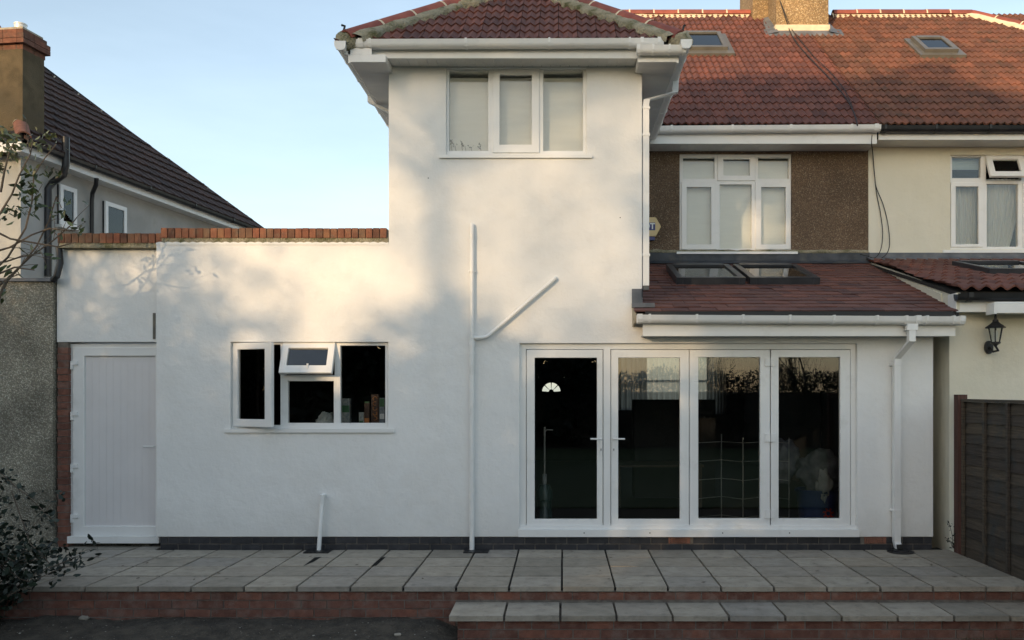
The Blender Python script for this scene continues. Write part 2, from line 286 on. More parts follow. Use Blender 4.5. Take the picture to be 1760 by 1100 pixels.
def grid_solid(bm, rects, holes, y0, y1, plane='XZ'):
    """solid slab in the XZ plane made of rects minus holes, y0 (front) to y1"""
    xs = sorted({round(a, 5) for r in rects+holes for a in (r[0], r[1])}); zs = sorted({round(a, 5) for r in rects+holes for a in (r[2], r[3])})
    inside = lambda x, z, L: any(r[0]-1e-6 < x < r[1]+1e-6 and r[2]-1e-6 < z < r[3]+1e-6 for r in L)
    sol = {}
    for i in range(len(xs)-1):
        for j in range(len(zs)-1):
            cx, cz = (xs[i]+xs[i+1])/2, (zs[j]+zs[j+1])/2
            sol[i, j] = inside(cx, cz, rects) and not inside(cx, cz, holes)
    V = {}
    def v(i, j, y):
        if (i, j, y) not in V: V[i, j, y] = bm.verts.new((xs[i], y, zs[j]))
        return V[i, j, y]
    for (i, j), s in sol.items():
        if not s: continue
        bm.faces.new((v(i,j,y0), v(i+1,j,y0), v(i+1,j+1,y0), v(i,j+1,y0)))
        bm.faces.new((v(i,j+1,y1), v(i+1,j+1,y1), v(i+1,j,y1), v(i,j,y1)))
        if not sol.get((i-1, j)): bm.faces.new((v(i,j,y1), v(i,j,y0), v(i,j+1,y0), v(i,j+1,y1)))
        if not sol.get((i+1, j)): bm.faces.new((v(i+1,j,y0), v(i+1,j,y1), v(i+1,j+1,y1), v(i+1,j+1,y0)))
        if not sol.get((i, j-1)): bm.faces.new((v(i,j,y1), v(i+1,j,y1), v(i+1,j,y0), v(i,j,y0)))
        if not sol.get((i, j+1)): bm.faces.new((v(i,j+1,y0), v(i+1,j+1,y0), v(i+1,j+1,y1), v(i,j+1,y1)))
    bmesh.ops.dissolve_limit(bm, angle_limit=0.01, verts=bm.verts, edges=bm.edges)
def rect(u0, v0, u1, v1, Y):           # pixel rectangle on plane Y -> x0,x1,z0,z1
    return (X_(u0, Y), X_(u1, Y), Z_(v1, Y), Z_(v0, Y))
def clip_poly(poly, P, n):
    out = []
    for i in range(len(poly)):
        a, b = poly[i], poly[(i+1) % len(poly)]; da, db = (a-P).dot(n), (b-P).dot(n)
        if da >= 0: out.append(a)
        if (da >= 0) != (db >= 0): out.append(a + (b-a)*(da/(da-db)))
    return out
def mesh_from_polys(name, polys, m, var=None):
    me = bpy.data.meshes.new(name); vs, fs = [], []
    for p in polys:
        s = len(vs); vs += [tuple(q) for q in p]; fs.append(list(range(s, s+len(p))))
    me.from_pydata(vs, [], fs); me.materials.append(M[m])
    if var is not None:
        at = me.attributes.new('var', 'FLOAT', 'FACE'); at.data.foreach_set('value', var)
    me.update(); return me
def prof_roll(rolls, h, seg=4):
    n = rolls*seg
    return [(k/n, h*(0.5+0.5*math.cos(2*math.pi*(k/seg)))) for k in range(n+1)]
def tile_roof(parent, name, O, U, V, nu, nv, wd, g, prof, th, m, keep=(), limit=300, avoid=(), stagger=0.0, lift=0.35, rnd=0.002):
    O, U, V = Vector(O), Vector(U).normalized(), Vector(V).normalized(); N = U.cross(V)
    if N.z < 0: N = -N
    base = Matrix((( U.x, V.x, N.x, 0), (U.y, V.y, N.y, 0), (U.z, V.z, N.z, 0), (0,0,0,1)))
    def polys(gap=0.003):
        P = []; k = len(prof)
        def pt(i, v, n): return Vector((gap+prof[i][0]*(wd-2*gap), v, prof[i][1]+n))
        for i in range(k-1):
            P.append([pt(i, -0.012, 2*th), pt(i+1, -0.012, 2*th), pt(i+1, g+0.03, th*0.9), pt(i, g+0.03, th*0.9)])
            P.append([pt(i, -0.010, th*0.75), pt(i+1, -0.010, th*0.75), pt(i+1, -0.012, 2*th), pt(i, -0.012, 2*th)])
        for i, s in ((0, 1), (k-1, -1)):
            q = [pt(i, -0.012, 2*th), pt(i, g+0.03, th*0.9), pt(i, g+0.03, -th*0.5), pt(i, -0.010, th*0.75)]
            P.append(q if s > 0 else q[::-1])
        return P
    P0 = polys(); shared = mesh_from_polys(name, P0, m)
    cells = []
    for j in range(nv):
        off = (stagger*wd if j % 2 else 0)
        for i in range(-1 if stagger else 0, nu):
            loc = O + U*(i*wd+off) + V*(j*g) + N*random.uniform(0, rnd)
            c = loc + U*wd/2 + V*g/2
            if any(f(c) for f in avoid): continue
            T = Matrix.Translation(loc) @ base @ Matrix.Rotation(random.uniform(-lift, lift)*0.01, 4, 'Z') @ Matrix.Rotation(random.uniform(-lift, lift)*0.012, 4, 'Y')
            corners = [T @ q for p in P0 for q in p]
            mn = [min((q-Pp).dot(n) for q in corners) for Pp, n in keep]
            mxx = [max((q-Pp).dot(n) for q in corners) for Pp, n in keep]
            if keep and min(mxx) <= 0.01: continue
            clipped = None
            if keep and min(mn) < 0:
                clipped = []
                for p in P0:
                    q = [T @ a for a in p]
                    for Pp, n in keep:
                        q = clip_poly(q, Pp, n) if len(q) > 2 else []
                    if len(q) > 2: clipped.append(q)
                if not clipped: continue
            cells.append(((c - Vector((0,0,CZ))).length, T, clipped))
    cells.sort(key=lambda t: t[0])
    def on_screen(c):
        u = CX + c.x/c.y*F; v = HV-(c.z-CZ)/c.y*F
        return c.y > 0 and -30 < u < 1790 and -30 < v < 1130
    vis = [c for c in cells if on_screen(c[1].translation)]; rest = [c for c in cells if not on_screen(c[1].translation)]
    single, joined = vis[:limit], vis[limit:]+rest
    for _, T, cl in single:
        if cl: link(name, mesh_from_polys(name, cl, m), parent)
        else: link(name, shared, parent, T)
    if joined:
        allp, var = [], []
        for _, T, cl in joined:
            r = random.random(); ps = cl if cl else [[T @ q for q in p] for p in P0]
            allp += ps; var += [r]*len(ps)
        o = link(name, mesh_from_polys(name, allp, m, var), parent); o['kind'] = 'stuff'
def ridge(parent, A, B_, n, rad, m='ridge_red', joint='mortar_new', name='ridge_tile'):
    A, B_ = Vector(A), Vector(B_); d = (B_-A)/n; dn = d.normalized(); s = dn.cross(Vector((0,0,1))).normalized(); up = s.cross(dn).normalized()
    K = 8
    for i in range(n):
        bm = B(); a = A+d*i+dn*0.008; b = A+d*(i+1)-dn*0.008; lift = random.uniform(-0.004, 0.004)
        ring = []
        for p in (a, b):
            o_ = [p + s*math.cos(math.pi*k/K)*rad + up*(math.sin(math.pi*k/K)*rad+lift) for k in range(K+1)]
            i_ = [p + s*math.cos(math.pi*k/K)*(rad-0.018) + up*(math.sin(math.pi*k/K)*(rad-0.018)+lift) for k in range(K+1)]
            ring.append([bm.verts.new(q) for q in o_+i_[::-1]])
        L = len(ring[0])
        for k in range(L): bm.faces.new((ring[0][k], ring[1][k], ring[1][(k+1) % L], ring[0][(k+1) % L]))
        bm.faces.new(ring[0]); bm.faces.new(ring[1][::-1])
        bmesh.ops.recalc_face_normals(bm, faces=bm.faces)
        obj(name, bm, m, parent, smooth=True)
        if i:
            c = A+d*i
            for k in range(K):
                pass
            jb = B(); r1 = [[jb.verts.new(c + dn*e + s*math.cos(math.pi*k/K)*(rad+0.005) + up*math.sin(math.pi*k/K)*(rad+0.005)) for k in range(K+1)] for e in (-0.013, 0.013)]
            for k in range(K): jb.faces.new((r1[0][k], r1[0][k+1], r1[1][k+1], r1[1][k]))
            obj('mortar_joint', jb, joint, parent)
def strip_bed(parent, A, B_, w_in, h, side, m='moss_mortar', seg=60, name='mortar_bed', drop=0.5, rough=0.02):
    """lumpy mortar fillet beside a ridge or hip: from the line A-B outwards along 'side'"""
    A, B_, side = Vector(A), Vector(B_), Vector(side).normalized(); bm = B(); rows = []
    up = (B_-A).normalized().cross(side); up = up if up.z > 0 else -up
    for i in range(seg+1):
        p = A.lerp(B_, i/seg); nv = noise.noise(p*6)*rough*1.5 + noise.noise(p*17)*rough
        rows.append([bm.verts.new(p + side*0 + up*(h)), bm.verts.new(p + side*(w_in*0.55+nv*0.5) + up*(h*0.8+nv*0.4)), bm.verts.new(p + side*(w_in+nv*1.4) + up*(h*0.15)), bm.verts.new(p + side*(w_in*0.98+nv*1.4) - up*0.05)])
    for a, b in zip(rows, rows[1:]):
        for k in range(3): bm.faces.new((a[k], b[k], b[k+1], a[k+1]))
    bmesh.ops.recalc_face_normals(bm, faces=bm.faces)
    return obj(name, bm, m, parent, smooth='all')
def extrude_profile(bm, prof, A, B_, out, up=Vector((0,0,1))):
    """closed profile (outward, up) swept from A to B"""
    A, B_, out = Vector(A), Vector(B_), Vector(out)
    r = [[bm.verts.new(P + out*a + up*b) for a, b in prof] for P in (A, B_)]
    n = len(prof)
    for k in range(n): bm.faces.new((r[0][k], r[0][(k+1) % n], r[1][(k+1) % n], r[1][k]))
    bm.faces.new(r[0][::-1]); bm.faces.new(r[1])
    bmesh.ops.recalc_face_normals(bm, faces=bm.faces)
def gut_prof(w=0.112, h=0.078):
    o = [(0, 0), (0, -h*0.35), (0.02*w/0.112, -h*0.9), (0.035, -h), (w*0.66, -h), (w*0.86, -h*0.86), (w*0.97, -h*0.55), (w, -h*0.12), (w+0.004, 0)]
    t = 0.005
    i = [(w-t, 0), (w-t*1.6, -h*0.5), (w*0.64, -h+t), (0.037, -h+t), (t, -h*0.35), (t, 0)]
    return o+i
def gutter(parent, A, B_, out, m='upvc', brackets=(), name='gutter', w=0.112, h=0.078, bname='gutter_bracket'):
    A, B_, out = Vector(A), Vector(B_), Vector(out); d = (B_-A).normalized()
    bm = B(); extrude_profile(bm, gut_prof(w, h), A, B_, out)
    obj(name, bm, m, parent, smooth=True)
    o = [(0.0, 0.006), (0, -h*0.4-0.004), (0.018, -h*0.95-0.004), (0.033, -h-0.007), (w*0.67, -h-0.007), (w*0.89, -h*0.88-0.005), (w+0.004, -h*0.55), (w+0.008, 0.008), (w-0.008, 0.008)]
    for k, (f, wd) in enumerate(brackets):
        bm = B(); p = A.lerp(B_, f) + Vector((0,0,random.uniform(-0.001,0.001))); extrude_profile(bm, [(a, b) for a, b in o], p - d*wd/2, p + d*wd/2, out)
        obj(bname, bm, m, parent)
def pane(parent, r, Y, name='pane', m='glass', t=0.004):
    bm = B(); box(bm, r[0]-0.006, r[1]+0.006, Y, Y+t, r[2]-0.006, r[3]+0.006); return obj(name, bm, m, parent)
def window(parent, name, Yf, outer, lights, depth=0.07, m='upvc', sill=None, label=None, sash_pro=0.016):
    """lights: (kind, cell rectangle in pixels, glass rectangle in pixels)"""
    o = rect(*outer, Yf)
    holes = []
    for kind, cell, gl in lights:
        holes.append(rect(*(gl if kind == 'fixed' else cell), Yf))
    holes2 = []
    for (kind, cell, gl), h in zip(lights, holes):
        holes2.append(h if kind == 'fixed' else (h[0]+0.014, h[1]-0.014, h[2]+0.014, h[3]-0.014))
    bm = B(); grid_solid(bm, [o], holes2, Yf, Yf+depth)
    fr = obj(name, bm, m, parent, bevel=0.005, seg=2)
    if label: fr['label'] = label
    for (kind, cell, gl), h in zip(lights, holes):
        g = rect(*gl, Yf)
        if kind == 'fixed':
            pane(fr, g, Yf+0.03)
        else:
            bm = B(); grid_solid(bm, [h], [g], Yf-sash_pro, Yf+0.03); 
            ang = None
            if kind == 'side':   # hinged left, swings out
                ang = lambda p: Matrix.Translation((h[0], Yf, 0)) @ Matrix.Rotation(-R(21.6), 4, 'Z') @ Matrix.Translation((-h[0], -Yf, 0))
            if kind == 'top':
                ang = lambda p: Matrix.Translation((0, Yf, h[3])) @ Matrix.Rotation(-R(24), 4, 'X') @ Matrix.Translation((0, -Yf, -h[3]))
            bmp = B(); box(bmp, g[0]-0.006, g[1]+0.006, Yf+0.01, Yf+0.014, g[2]-0.006, g[3]+0.006)
            if ang:
                mt = ang(0); bmesh.ops.transform(bm, matrix=mt, verts=bm.verts); bmesh.ops.transform(bmp, matrix=mt, verts=bmp.verts)
            obj('sash', bm, m, fr, bevel=0.005, seg=2); obj('pane', bmp, 'glass', fr)
    if sill:
        s = rect(*sill, Yf-0.06); bm = B(); box(bm, s[0], s[1], Yf-0.07, Yf+0.06, s[2], s[3]); obj('window_sill', bm, m, parent, bevel=0.006, seg=2)
    return fr

# ================================================================= SETTING: ground
def coords(a, b, n): return [a+(b-a)*i/n for i in range(n+1)]
gx = [-800,-200,-60,-25,-12]+coords(-7, 7, 240)+[12,25,60,200,800]
gy = [-800,-200,-60,-20,-5,0,2.5]+coords(4.5, 7.6, 80)+[10,15,30,60,200,800]
def gz(x, y):
    z = -0.365
    if 3 < y < 7.7 and abs(x) < 8:
        z += 0.02*noise.noise(Vector((x*1.3, y*1.5, 3))) + 0.02*noise.noise(Vector((x*5, y*6, 7))) + 0.016*noise.noise(Vector((x*13, y*14, 1)))
        if x < -0.8:
            t = min(1, max(0, (y-6.3)/0.9)); z += 0.085*t*min(1, (-0.8-x)*3)*(1+0.35*noise.noise(Vector((x*1.7, 0, 5))))
    return z
bm = B(); gv = [[bm.verts.new((x, y, gz(x, y))) for x in gx] for y in gy]
for j in range(len(gy)-1):
    for i in range(len(gx)-1): bm.faces.new((gv[j][i], gv[j][i+1], gv[j+1][i+1], gv[j+1][i]))
g_ = obj('ground', bm, 'soil', smooth='all'); g_['kind'] = 'structure'
bm = B(); box(bm, -12, 12, -11, 3.5, -0.40, -0.335); o = obj('lawn', bm, 'lawn'); o['kind'] = 'structure'

# ================================================================= patio
YW = 9.05; YF = 7.33; SW = 0.4607; YS = 6.92
patio = bpy.data.objects.new('patio', None); C.objects.link(patio); patio['kind'] = 'structure'; patio.location = (0, 8, 0)
def slab(parent, x0, x1, y0, y1, z, th=0.042):
    bm = B(); dz = [random.uniform(-0.0035, 0.0025) for _ in range(4)]
    vs = box(bm, x0, x1, y0, y1, z-th, z)
    for v, d in zip(vs[4:], dz): v.co.z += d
    obj('paving_slab', bm, 'slab', parent, bevel=0.006, seg=2)
bm = B(); box(bm, -5.52, 4.13, YF+0.07, 9.30, -0.40, -0.024); obj('mortar_base', bm, 'joint', patio)
rows = [YF+0.43*k for k in range(5)]
for k in range(-12, 9):
    for j in range(4):
        gxx = 0.010+random.uniform(-0.002, 0.002); gyy = 0.012+random.uniform(0, 0.005)
        slab(patio, k*SW+gxx, (k+1)*SW-gxx, rows[j]+gyy, rows[j+1]-gyy, 0)
    if k <= -10: slab(patio, k*SW+0.01, min((k+1)*SW-0.01, -4.36), rows[4]+0.004, 9.27, 0)
def brick_run(parent, x0, x1, yf, z0, m='brick_red', off=0.0, L=0.215, H=0.065, D=0.10, j=0.010, name='brick', skip=()):
    x = x0 - off
    while x < x1-0.01:
        a, b = max(x, x0), min(x+L, x1)
        if b-a > 0.02 and not any(s[0] < (a+b)/2 < s[1] for s in skip):
            bm = B(); r = random.uniform(-0.003, 0.003)
            box(bm, a, b, yf+r, yf+D, z0+random.uniform(-0.001, 0.001), z0+H); obj(name, bm, m, parent, bevel=0.003)
        x += L+j
YR = YF+0.033
bm = B(); box(bm, -5.5, 4.12, YR+0.006, YR+0.034, -0.42, -0.045); obj('riser_mortar', bm, 'brick_joint', patio)
for c, (xa, xb) in enumerate(((-5.5, 4.12), (-5.5, -0.90), (-5.5, -0.90), (-5.5, -0.9))):
    brick_run(patio, xa, xb, YR, -0.118-0.075*c, off=0.1125*(c % 2)+0.03, D=0.03)
step = bpy.data.objects.new('patio_step', None); C.objects.link(step); step['kind'] = 'structure'; step.location = (1.6, 7.1, -0.14)
bm = B(); box(bm, -0.855, 4.12, YS+0.041, YF+0.03, -0.42, -0.187); obj('riser_mortar', bm, 'brick_joint', step)
k = -2
while k < 9:
    slab(step, k*SW-0.004+(0.0), (k+1)*SW-0.024, YS, YF+0.028, -0.140, 0.045); k += 1
brick_run(step, -0.86, 4.12, YS+0.035, -0.257, off=0.06, D=0.03); brick_run(step, -0.86, 4.12, YS+0.035, -0.332, off=0.17, D=0.03); brick_run(step, -0.86, 4.12, YS+0.035, -0.407, off=0.06, D=0.03)

# ================================================================= our house
house = thing('rendered_house', 'white rendered house with two storey rear extension and wide glass doors', 'house', (-0.5, 9.05, 0))
ZT = 5.17
kw = rect(396, 588, 667, 737, YW); uw = rect(767, 117, 1008, 267, YW); bd = rect(893, 590, 1473, 922, YW)
XL, XT0, XT1, XR = X_(268.5, YW), X_(668, YW), X_(1103.5, YW), X_(1604, YW)
bm = B()
grid_solid(bm, [(XL, XT0, 0.136, 3.285), (XT0, XT1, 0.136, ZT), (XT1, XR, 0.136, 2.47)], [kw, uw, (bd[0], bd[1], 0.0, bd[3])], YW, YW+0.28)
obj('rear_wall', bm, 'render', house, bevel=0.004)
# scalloped lower edge of the render coat under the brick coping
bm = B(); n = 200
a0, a1 = XL, XT0
prev = None
for i in range(n+1):
    x = a0+(a1-a0)*i/n; z = 3.283+0.010*abs(math.sin((x-a0)*math.pi/0.088))+0.003*noise.noise(Vector((x*9,0,0)))
    cur = (bm.verts.new((x, YW-0.006, 3.262)), bm.verts.new((x, YW-0.006, z)), bm.verts.new((x, YW+0.02, z+0.002)))
    if prev: bm.faces.new((prev[0], cur[0], cur[1], prev[1])); bm.faces.new((prev[1], cur[1], cur[2], prev[2]))
    prev = cur
obj('render_lip', bm, 'render', house)
bm = B(); box(bm, XT0, XT0+0.28, YW+0.28, 12.1, 0, ZT-0.02); box(bm, XT1-0.28, XT1, YW+0.28, 12.1, 2.3, ZT-0.02); obj('extension_side_wall', bm, 'render', house)
bm = B(); box(bm, XR-0.26, XR, YW+0.28, 12.1, 0, 2.47); obj('extension_end_wall', bm, 'render', house)
bm = B(); box(bm, XL, XL+0.25, YW+0.28, 16, 0, 3.28); box(bm, XL-0.03, XL-0.003, YW+0.3, YW+0.31, 0, 0.1); obj('side_extension_wall', bm, 'render', house)
bm = B(); box(bm, XL+0.2, XT0, YW+0.2, 16, 3.10, 3.24); obj('flat_roof', bm, 'lead', house)
# set-back side wall over the door
YD = 9.20; XS = -5.50
bm = B(); grid_solid(bm, [(XS, XL+0.02, Z_(588, YD), 3.24)], [], YD, YD+0.25); obj('side_wall', bm, 'render', house, bevel=0.004)
bm = B(); box(bm, XS, XL, YD+0.10, YD+0.26, 0.0, Z_(588, YD)); 
bm.free()
bm = B(); box(bm, X_(263, YD), X_(267.5, YD), YD-0.006, YD+0.001, Z_(583, YD), Z_(538, YD)); obj('slot_strip', bm, 'grey_alu', house)  # thin grey strip standing in for a narrow dark slot
# brick jamb left of the door
xj0, xj1 = XS+0.005, X_(118, YD)-0.004
bm = B(); box(bm, xj0+0.004, xj1-0.004, YD+0.006, YD+0.24, -0.02, Z_(588.5, YD)); obj('jamb_mortar', bm, 'brick_joint', house)
z = 0.0; i = 0
while z < Z_(588, YD)-0.06:
    bm = B(); box(bm, xj0+(0.0 if i % 2 else 0.008), xj1, YD+random.uniform(-0.004, 0.002), YD+0.1, z+0.005, z+0.070); obj('brick', bm, 'brick_red', house, bevel=0.003); z += 0.075; i += 1
# coping bricks on edge
def coping(x0, x1, yf, z0, y1):
    bm = B(); box(bm, x0, x1, yf+0.004, y1, z0, z0+0.055); obj('coping_mortar', bm, 'moss_mortar', house)
    bm = B(); box(bm, x0, x1-0.003, yf+0.014, y1-0.01, z0+0.055, z0+0.135); obj('coping_joints', bm, 'brick_joint', house)
    x = x0
    while x < x1-0.03:
        a = x; b = min(x+0.066, x1); bm = B(); r = random.uniform(-0.004, 0.004)
        box(bm, a, b, yf-0.008+r, y1, z0+0.050, z0+0.152+random.uniform(-0.002, 0.003)); obj('coping_brick', bm, 'brick_coping', house, bevel=0.004); x += 0.0755
coping(X_(278, YW), XT0-0.002, YW-0.008, 3.285, YW+0.215)
coping(X_(108, YD), X_(278, YW)-0.004, YD-0.09, 3.243, YD+0.215-0.09)
# plinth
pl0, pl1 = X_(275, YW), XR-0.01
bm = B(); box(bm, pl0, pl1, YW+0.016, YW+0.25, -0.03, 0.134); obj('plinth_mortar', bm, 'brick_joint', house)
ab = [(X_(1150, YW), X_(1186, YW)), (X_(1487, YW), X_(1523, YW))]
brick_run(house, pl0, pl1, YW+0.008, -0.012, 'brick_blue', off=0.03, D=0.03, name='plinth_brick')
brick_run(house, pl0, pl1, YW+0.008, 0.063, 'brick_blue', off=0.14, D=0.03, name='plinth_brick', skip=ab)
for a, b in ab:
    bm = B(); grid_solid(bm, [(a-0.005, b+0.002, 0.064, 0.132)], [(a+0.012+0.017*q, a+0.021+0.017*q, 0.072+0.021*r_, 0.084+0.021*r_) for q in range(11) for r_ in range(3)], YW+0.004, YW+0.03); obj('air_brick', bm, 'terracotta', house)
# upper wall of main house, pebbledashed
YM = 12.05; XP = X_(1492, YM)
mw = rect(1168, 264, 1361, 433, YM)
bm = B(); grid_solid(bm, [(XT1+0.0, XP, 2.5, 5.20)], [mw], YM, YM+0.28); obj('upper_wall', bm, 'pebbledash', house)
# remaining shell of the main house
bm = B(); box(bm, XT0, XT0+0.25, 12.1, 20.0, 0, 5.2); 
vs = [bm.verts.new(p) for p in ((XT0,11.9,5.2),(XT0,19.9,5.2),(XT0,15.8,8.55),(XT0+0.2,11.9,5.2),(XT0+0.2,19.9,5.2),(XT0+0.2,15.8,8.55))]
for f in ((0,2,1),(3,4,5),(0,3,5,2),(1,2,5,4),(0,1,4,3)): bm.faces.new([vs[i] for i in f])
bmesh.ops.recalc_face_normals(bm, faces=bm.faces); obj('gable_wall', bm, 'render', house)
# front wall of the house with window and door openings (seen through the rear doors)
YFW = 19.8
fw = rect(1060, 600, 1232, 702, YFW)
fan = rect(925, 648, 970, 678, YFW)
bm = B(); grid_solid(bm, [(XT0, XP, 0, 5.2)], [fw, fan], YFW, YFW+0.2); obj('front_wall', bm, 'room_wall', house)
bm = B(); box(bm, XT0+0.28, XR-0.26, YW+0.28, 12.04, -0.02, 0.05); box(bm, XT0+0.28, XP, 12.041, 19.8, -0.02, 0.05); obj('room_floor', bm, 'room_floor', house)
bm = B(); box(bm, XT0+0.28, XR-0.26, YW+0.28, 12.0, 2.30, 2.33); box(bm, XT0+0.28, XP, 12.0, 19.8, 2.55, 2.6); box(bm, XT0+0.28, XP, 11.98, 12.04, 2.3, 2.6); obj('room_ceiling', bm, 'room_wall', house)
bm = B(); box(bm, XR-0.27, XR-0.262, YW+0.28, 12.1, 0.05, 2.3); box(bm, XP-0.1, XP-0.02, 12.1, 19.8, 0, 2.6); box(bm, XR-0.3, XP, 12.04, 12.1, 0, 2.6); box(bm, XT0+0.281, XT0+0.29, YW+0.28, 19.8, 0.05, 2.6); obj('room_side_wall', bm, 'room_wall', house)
# kitchen box
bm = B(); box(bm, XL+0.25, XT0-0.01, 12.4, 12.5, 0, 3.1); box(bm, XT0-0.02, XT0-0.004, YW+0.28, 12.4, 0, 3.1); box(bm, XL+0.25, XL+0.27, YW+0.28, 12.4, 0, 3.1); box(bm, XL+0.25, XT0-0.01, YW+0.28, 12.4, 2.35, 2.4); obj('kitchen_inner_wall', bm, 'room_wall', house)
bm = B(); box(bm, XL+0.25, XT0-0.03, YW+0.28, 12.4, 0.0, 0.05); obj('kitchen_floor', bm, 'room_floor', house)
bm = B(); box(bm, XL+0.28, XT0-0.03, YW+0.10, YW+0.62, 1.20, 1.235); obj('worktop', bm, 'wood_dark', house, bevel=0.004)
# bedrooms behind the upper windows
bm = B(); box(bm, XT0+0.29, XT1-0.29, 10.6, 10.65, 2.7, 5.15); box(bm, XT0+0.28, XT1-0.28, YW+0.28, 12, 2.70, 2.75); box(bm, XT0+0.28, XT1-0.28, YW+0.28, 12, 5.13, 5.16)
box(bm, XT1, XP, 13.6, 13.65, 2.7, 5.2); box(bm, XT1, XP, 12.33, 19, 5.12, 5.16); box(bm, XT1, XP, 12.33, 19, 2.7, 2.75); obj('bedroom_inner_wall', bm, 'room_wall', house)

# windows
wk = window(house, 'window', YW+0.045, (396, 588, 667, 737), [
    ('side', (402, 590, 484, 733), (412, 601, 470, 720)),
    ('top', (487, 589, 577, 647), (498, 600, 566, 633)),
    ('fixed', None, (494.5, 655, 573.5, 727)),
    ('fixed', None, (585, 594, 662, 727))], sill=(385, 737, 677, 743.5), label='kitchen window with left sash and top vent swung open')
bm = B(); hh = px(530, 633, YW-0.06); box(bm, hh.x-0.008, hh.x+0.008, hh.y-0.04, hh.y-0.02, hh.z-0.02, hh.z+0.05); obj('window_handle', bm, 'upvc', wk)
window(house, 'window', YW+0.045, (767, 117, 1008, 267), [
    ('fixed', None, (772, 122, 839, 259)),
    ('sash', (847, 118, 927, 263), (859, 129, 914, 249)),
    ('fixed', None, (934, 122, 1002, 259))], sill=(755, 266, 1018, 271.5))
window(house, 'window', YM+0.04, (1168, 264, 1361, 433), [
    ('fixed', None, (1174, 271, 1228, 307)), ('sash', (1233, 266, 1298, 311), (1243, 274, 1288, 302)), ('fixed', None, (1303, 271, 1356, 307)),
    ('sash', (1171, 313, 1232, 429), (1180, 322, 1222, 420)), ('fixed', None, (1237, 317, 1292, 427)), ('sash', (1298, 313, 1359, 429), (1308, 322, 1350, 420))],
    sill=(1163, 432.5, 1371, 436.5))
def blind(name, r, Y, label, m='blind', folds=0):
    bm = B(); n = 40; prev = None
    for i in range(n+1):
        z = r[3]+(r[2]-r[3])*i/n; y = Y+0.004*math.sin(i*0.9)*(1 if folds else 0.3)
        cur = [bm.verts.new((r[0], y, z)), bm.verts.new((r[1], y, z)), bm.verts.new((r[1], y+0.003, z)), bm.verts.new((r[0], y+0.003, z))]
        if prev:
            for k in range(4): bm.faces.new((prev[k], prev[(k+1) % 4], cur[(k+1) % 4], cur[k]))
        prev = cur
    o = obj(name, bm, m); return tag(o, label, 'blind')
r_ = rect(768, 134, 1004, 262, YW+0.17); blind('roller_blind', r_, YW+0.17, 'pale roller blind drawn down behind the upper extension window')
r_ = rect(1170, 276, 1358, 430, YM+0.15); blind('roller_blind', r_, YM+0.15, 'pale roller blind behind the six pane window in brown pebbledash')

# bifold doors ------------------------------------------------------
Yb = YW+0.05
bf = obj('bifold_doors', (lambda b_: (grid_solid(b_, [rect(893, 590, 1473, 905, Yb)], [rect(904, 600, 1462, 904.9, Yb)], Yb, Yb+0.075), b_)[1])(B()), 'upvc', house, bevel=0.005, seg=2)
bm = B(); s = rect(891, 905, 1475, 922, Yb-0.05); box(bm, s[0], s[1], Yb-0.085, Yb+0.1, s[2], s[3]-0.03); box(bm, s[0]+0.01, s[1]-0.01, Yb-0.03, Yb+0.1, s[3]-0.03, s[3]+0.01); obj('threshold', bm, 'upvc', bf, bevel=0.005, seg=2)
for q in (1004, 1117, 1242, 1357):
    bm = B(); p = px(q, 916, Yb-0.086); tube(bm, [p, p-Vector((0, 0.004, 0))], 0.007, 8); obj('screw_cap', bm, 'grey_alu', bf)
for (o_, g_) in (((905, 601, 1036, 904), (919, 615, 1026, 892)), ((1050, 601, 1184, 904), (1062.5, 615, 1168.5, 892)), ((1185, 601, 1323, 904), (1200, 614, 1306, 891)), ((1324.5, 601, 1461, 904), (1338, 614, 1443.5, 891))):
    bm = B(); grid_solid(bm, [rect(*o_, Yb)], [rect(*g_, Yb)], Yb-0.012, Yb+0.05); obj('door_leaf', bm, 'upvc', bf, bevel=0.006, seg=2)
    pane(bf, rect(*g_, Yb), Yb+0.015)
bm = B(); r_ = rect(1037, 600, 1049, 905, Yb); box(bm, r_[0], r_[1], Yb-0.026, Yb+0.05, r_[2], r_[3]); obj('centre_post', bm, 'upvc', bf, bevel=0.005, seg=2)
for u, s in ((1033, -1), (1055, 1)):
    bm = B(); p = px(u, 764, Yb-0.014); box(bm, p.x-0.014, p.x+0.014, p.y-0.012, p.y, p.z-0.11, p.z+0.11); obj('handle_plate', bm, 'upvc', bf, bevel=0.004)
    q = px(u, 754, Yb-0.026); bm = B(); tube(bm, [q, q-Vector((0, 0.04, 0)), q+Vector((s*0.02, -0.05, 0)), q+Vector((s*0.115, -0.05, 0))], 0.009, 8); obj('door_handle', bm, 'upvc', bf, smooth=True)
    q = px(u, 772, Yb-0.0265); bm = B(); tube(bm, [q, q-Vector((0, 0.002, 0))], 0.006, 8); box(bm, q.x-0.003, q.x+0.003, q.y-0.002, q.y, q.z-0.02, q.z); obj('keyhole', bm, 'rubber', bf)
for v in (622, 752, 883):
    for s in (-1, 1):
        q = px(1323.7, v, Yb-0.014); bm = B(); box(bm, q.x+(0.003 if s > 0 else -0.057), q.x+(0.057 if s > 0 else -0.003), q.y-0.016, q.y+0.001, q.z-0.045, q.z+0.045); obj('hinge', bm, 'upvc', bf, bevel=0.004)

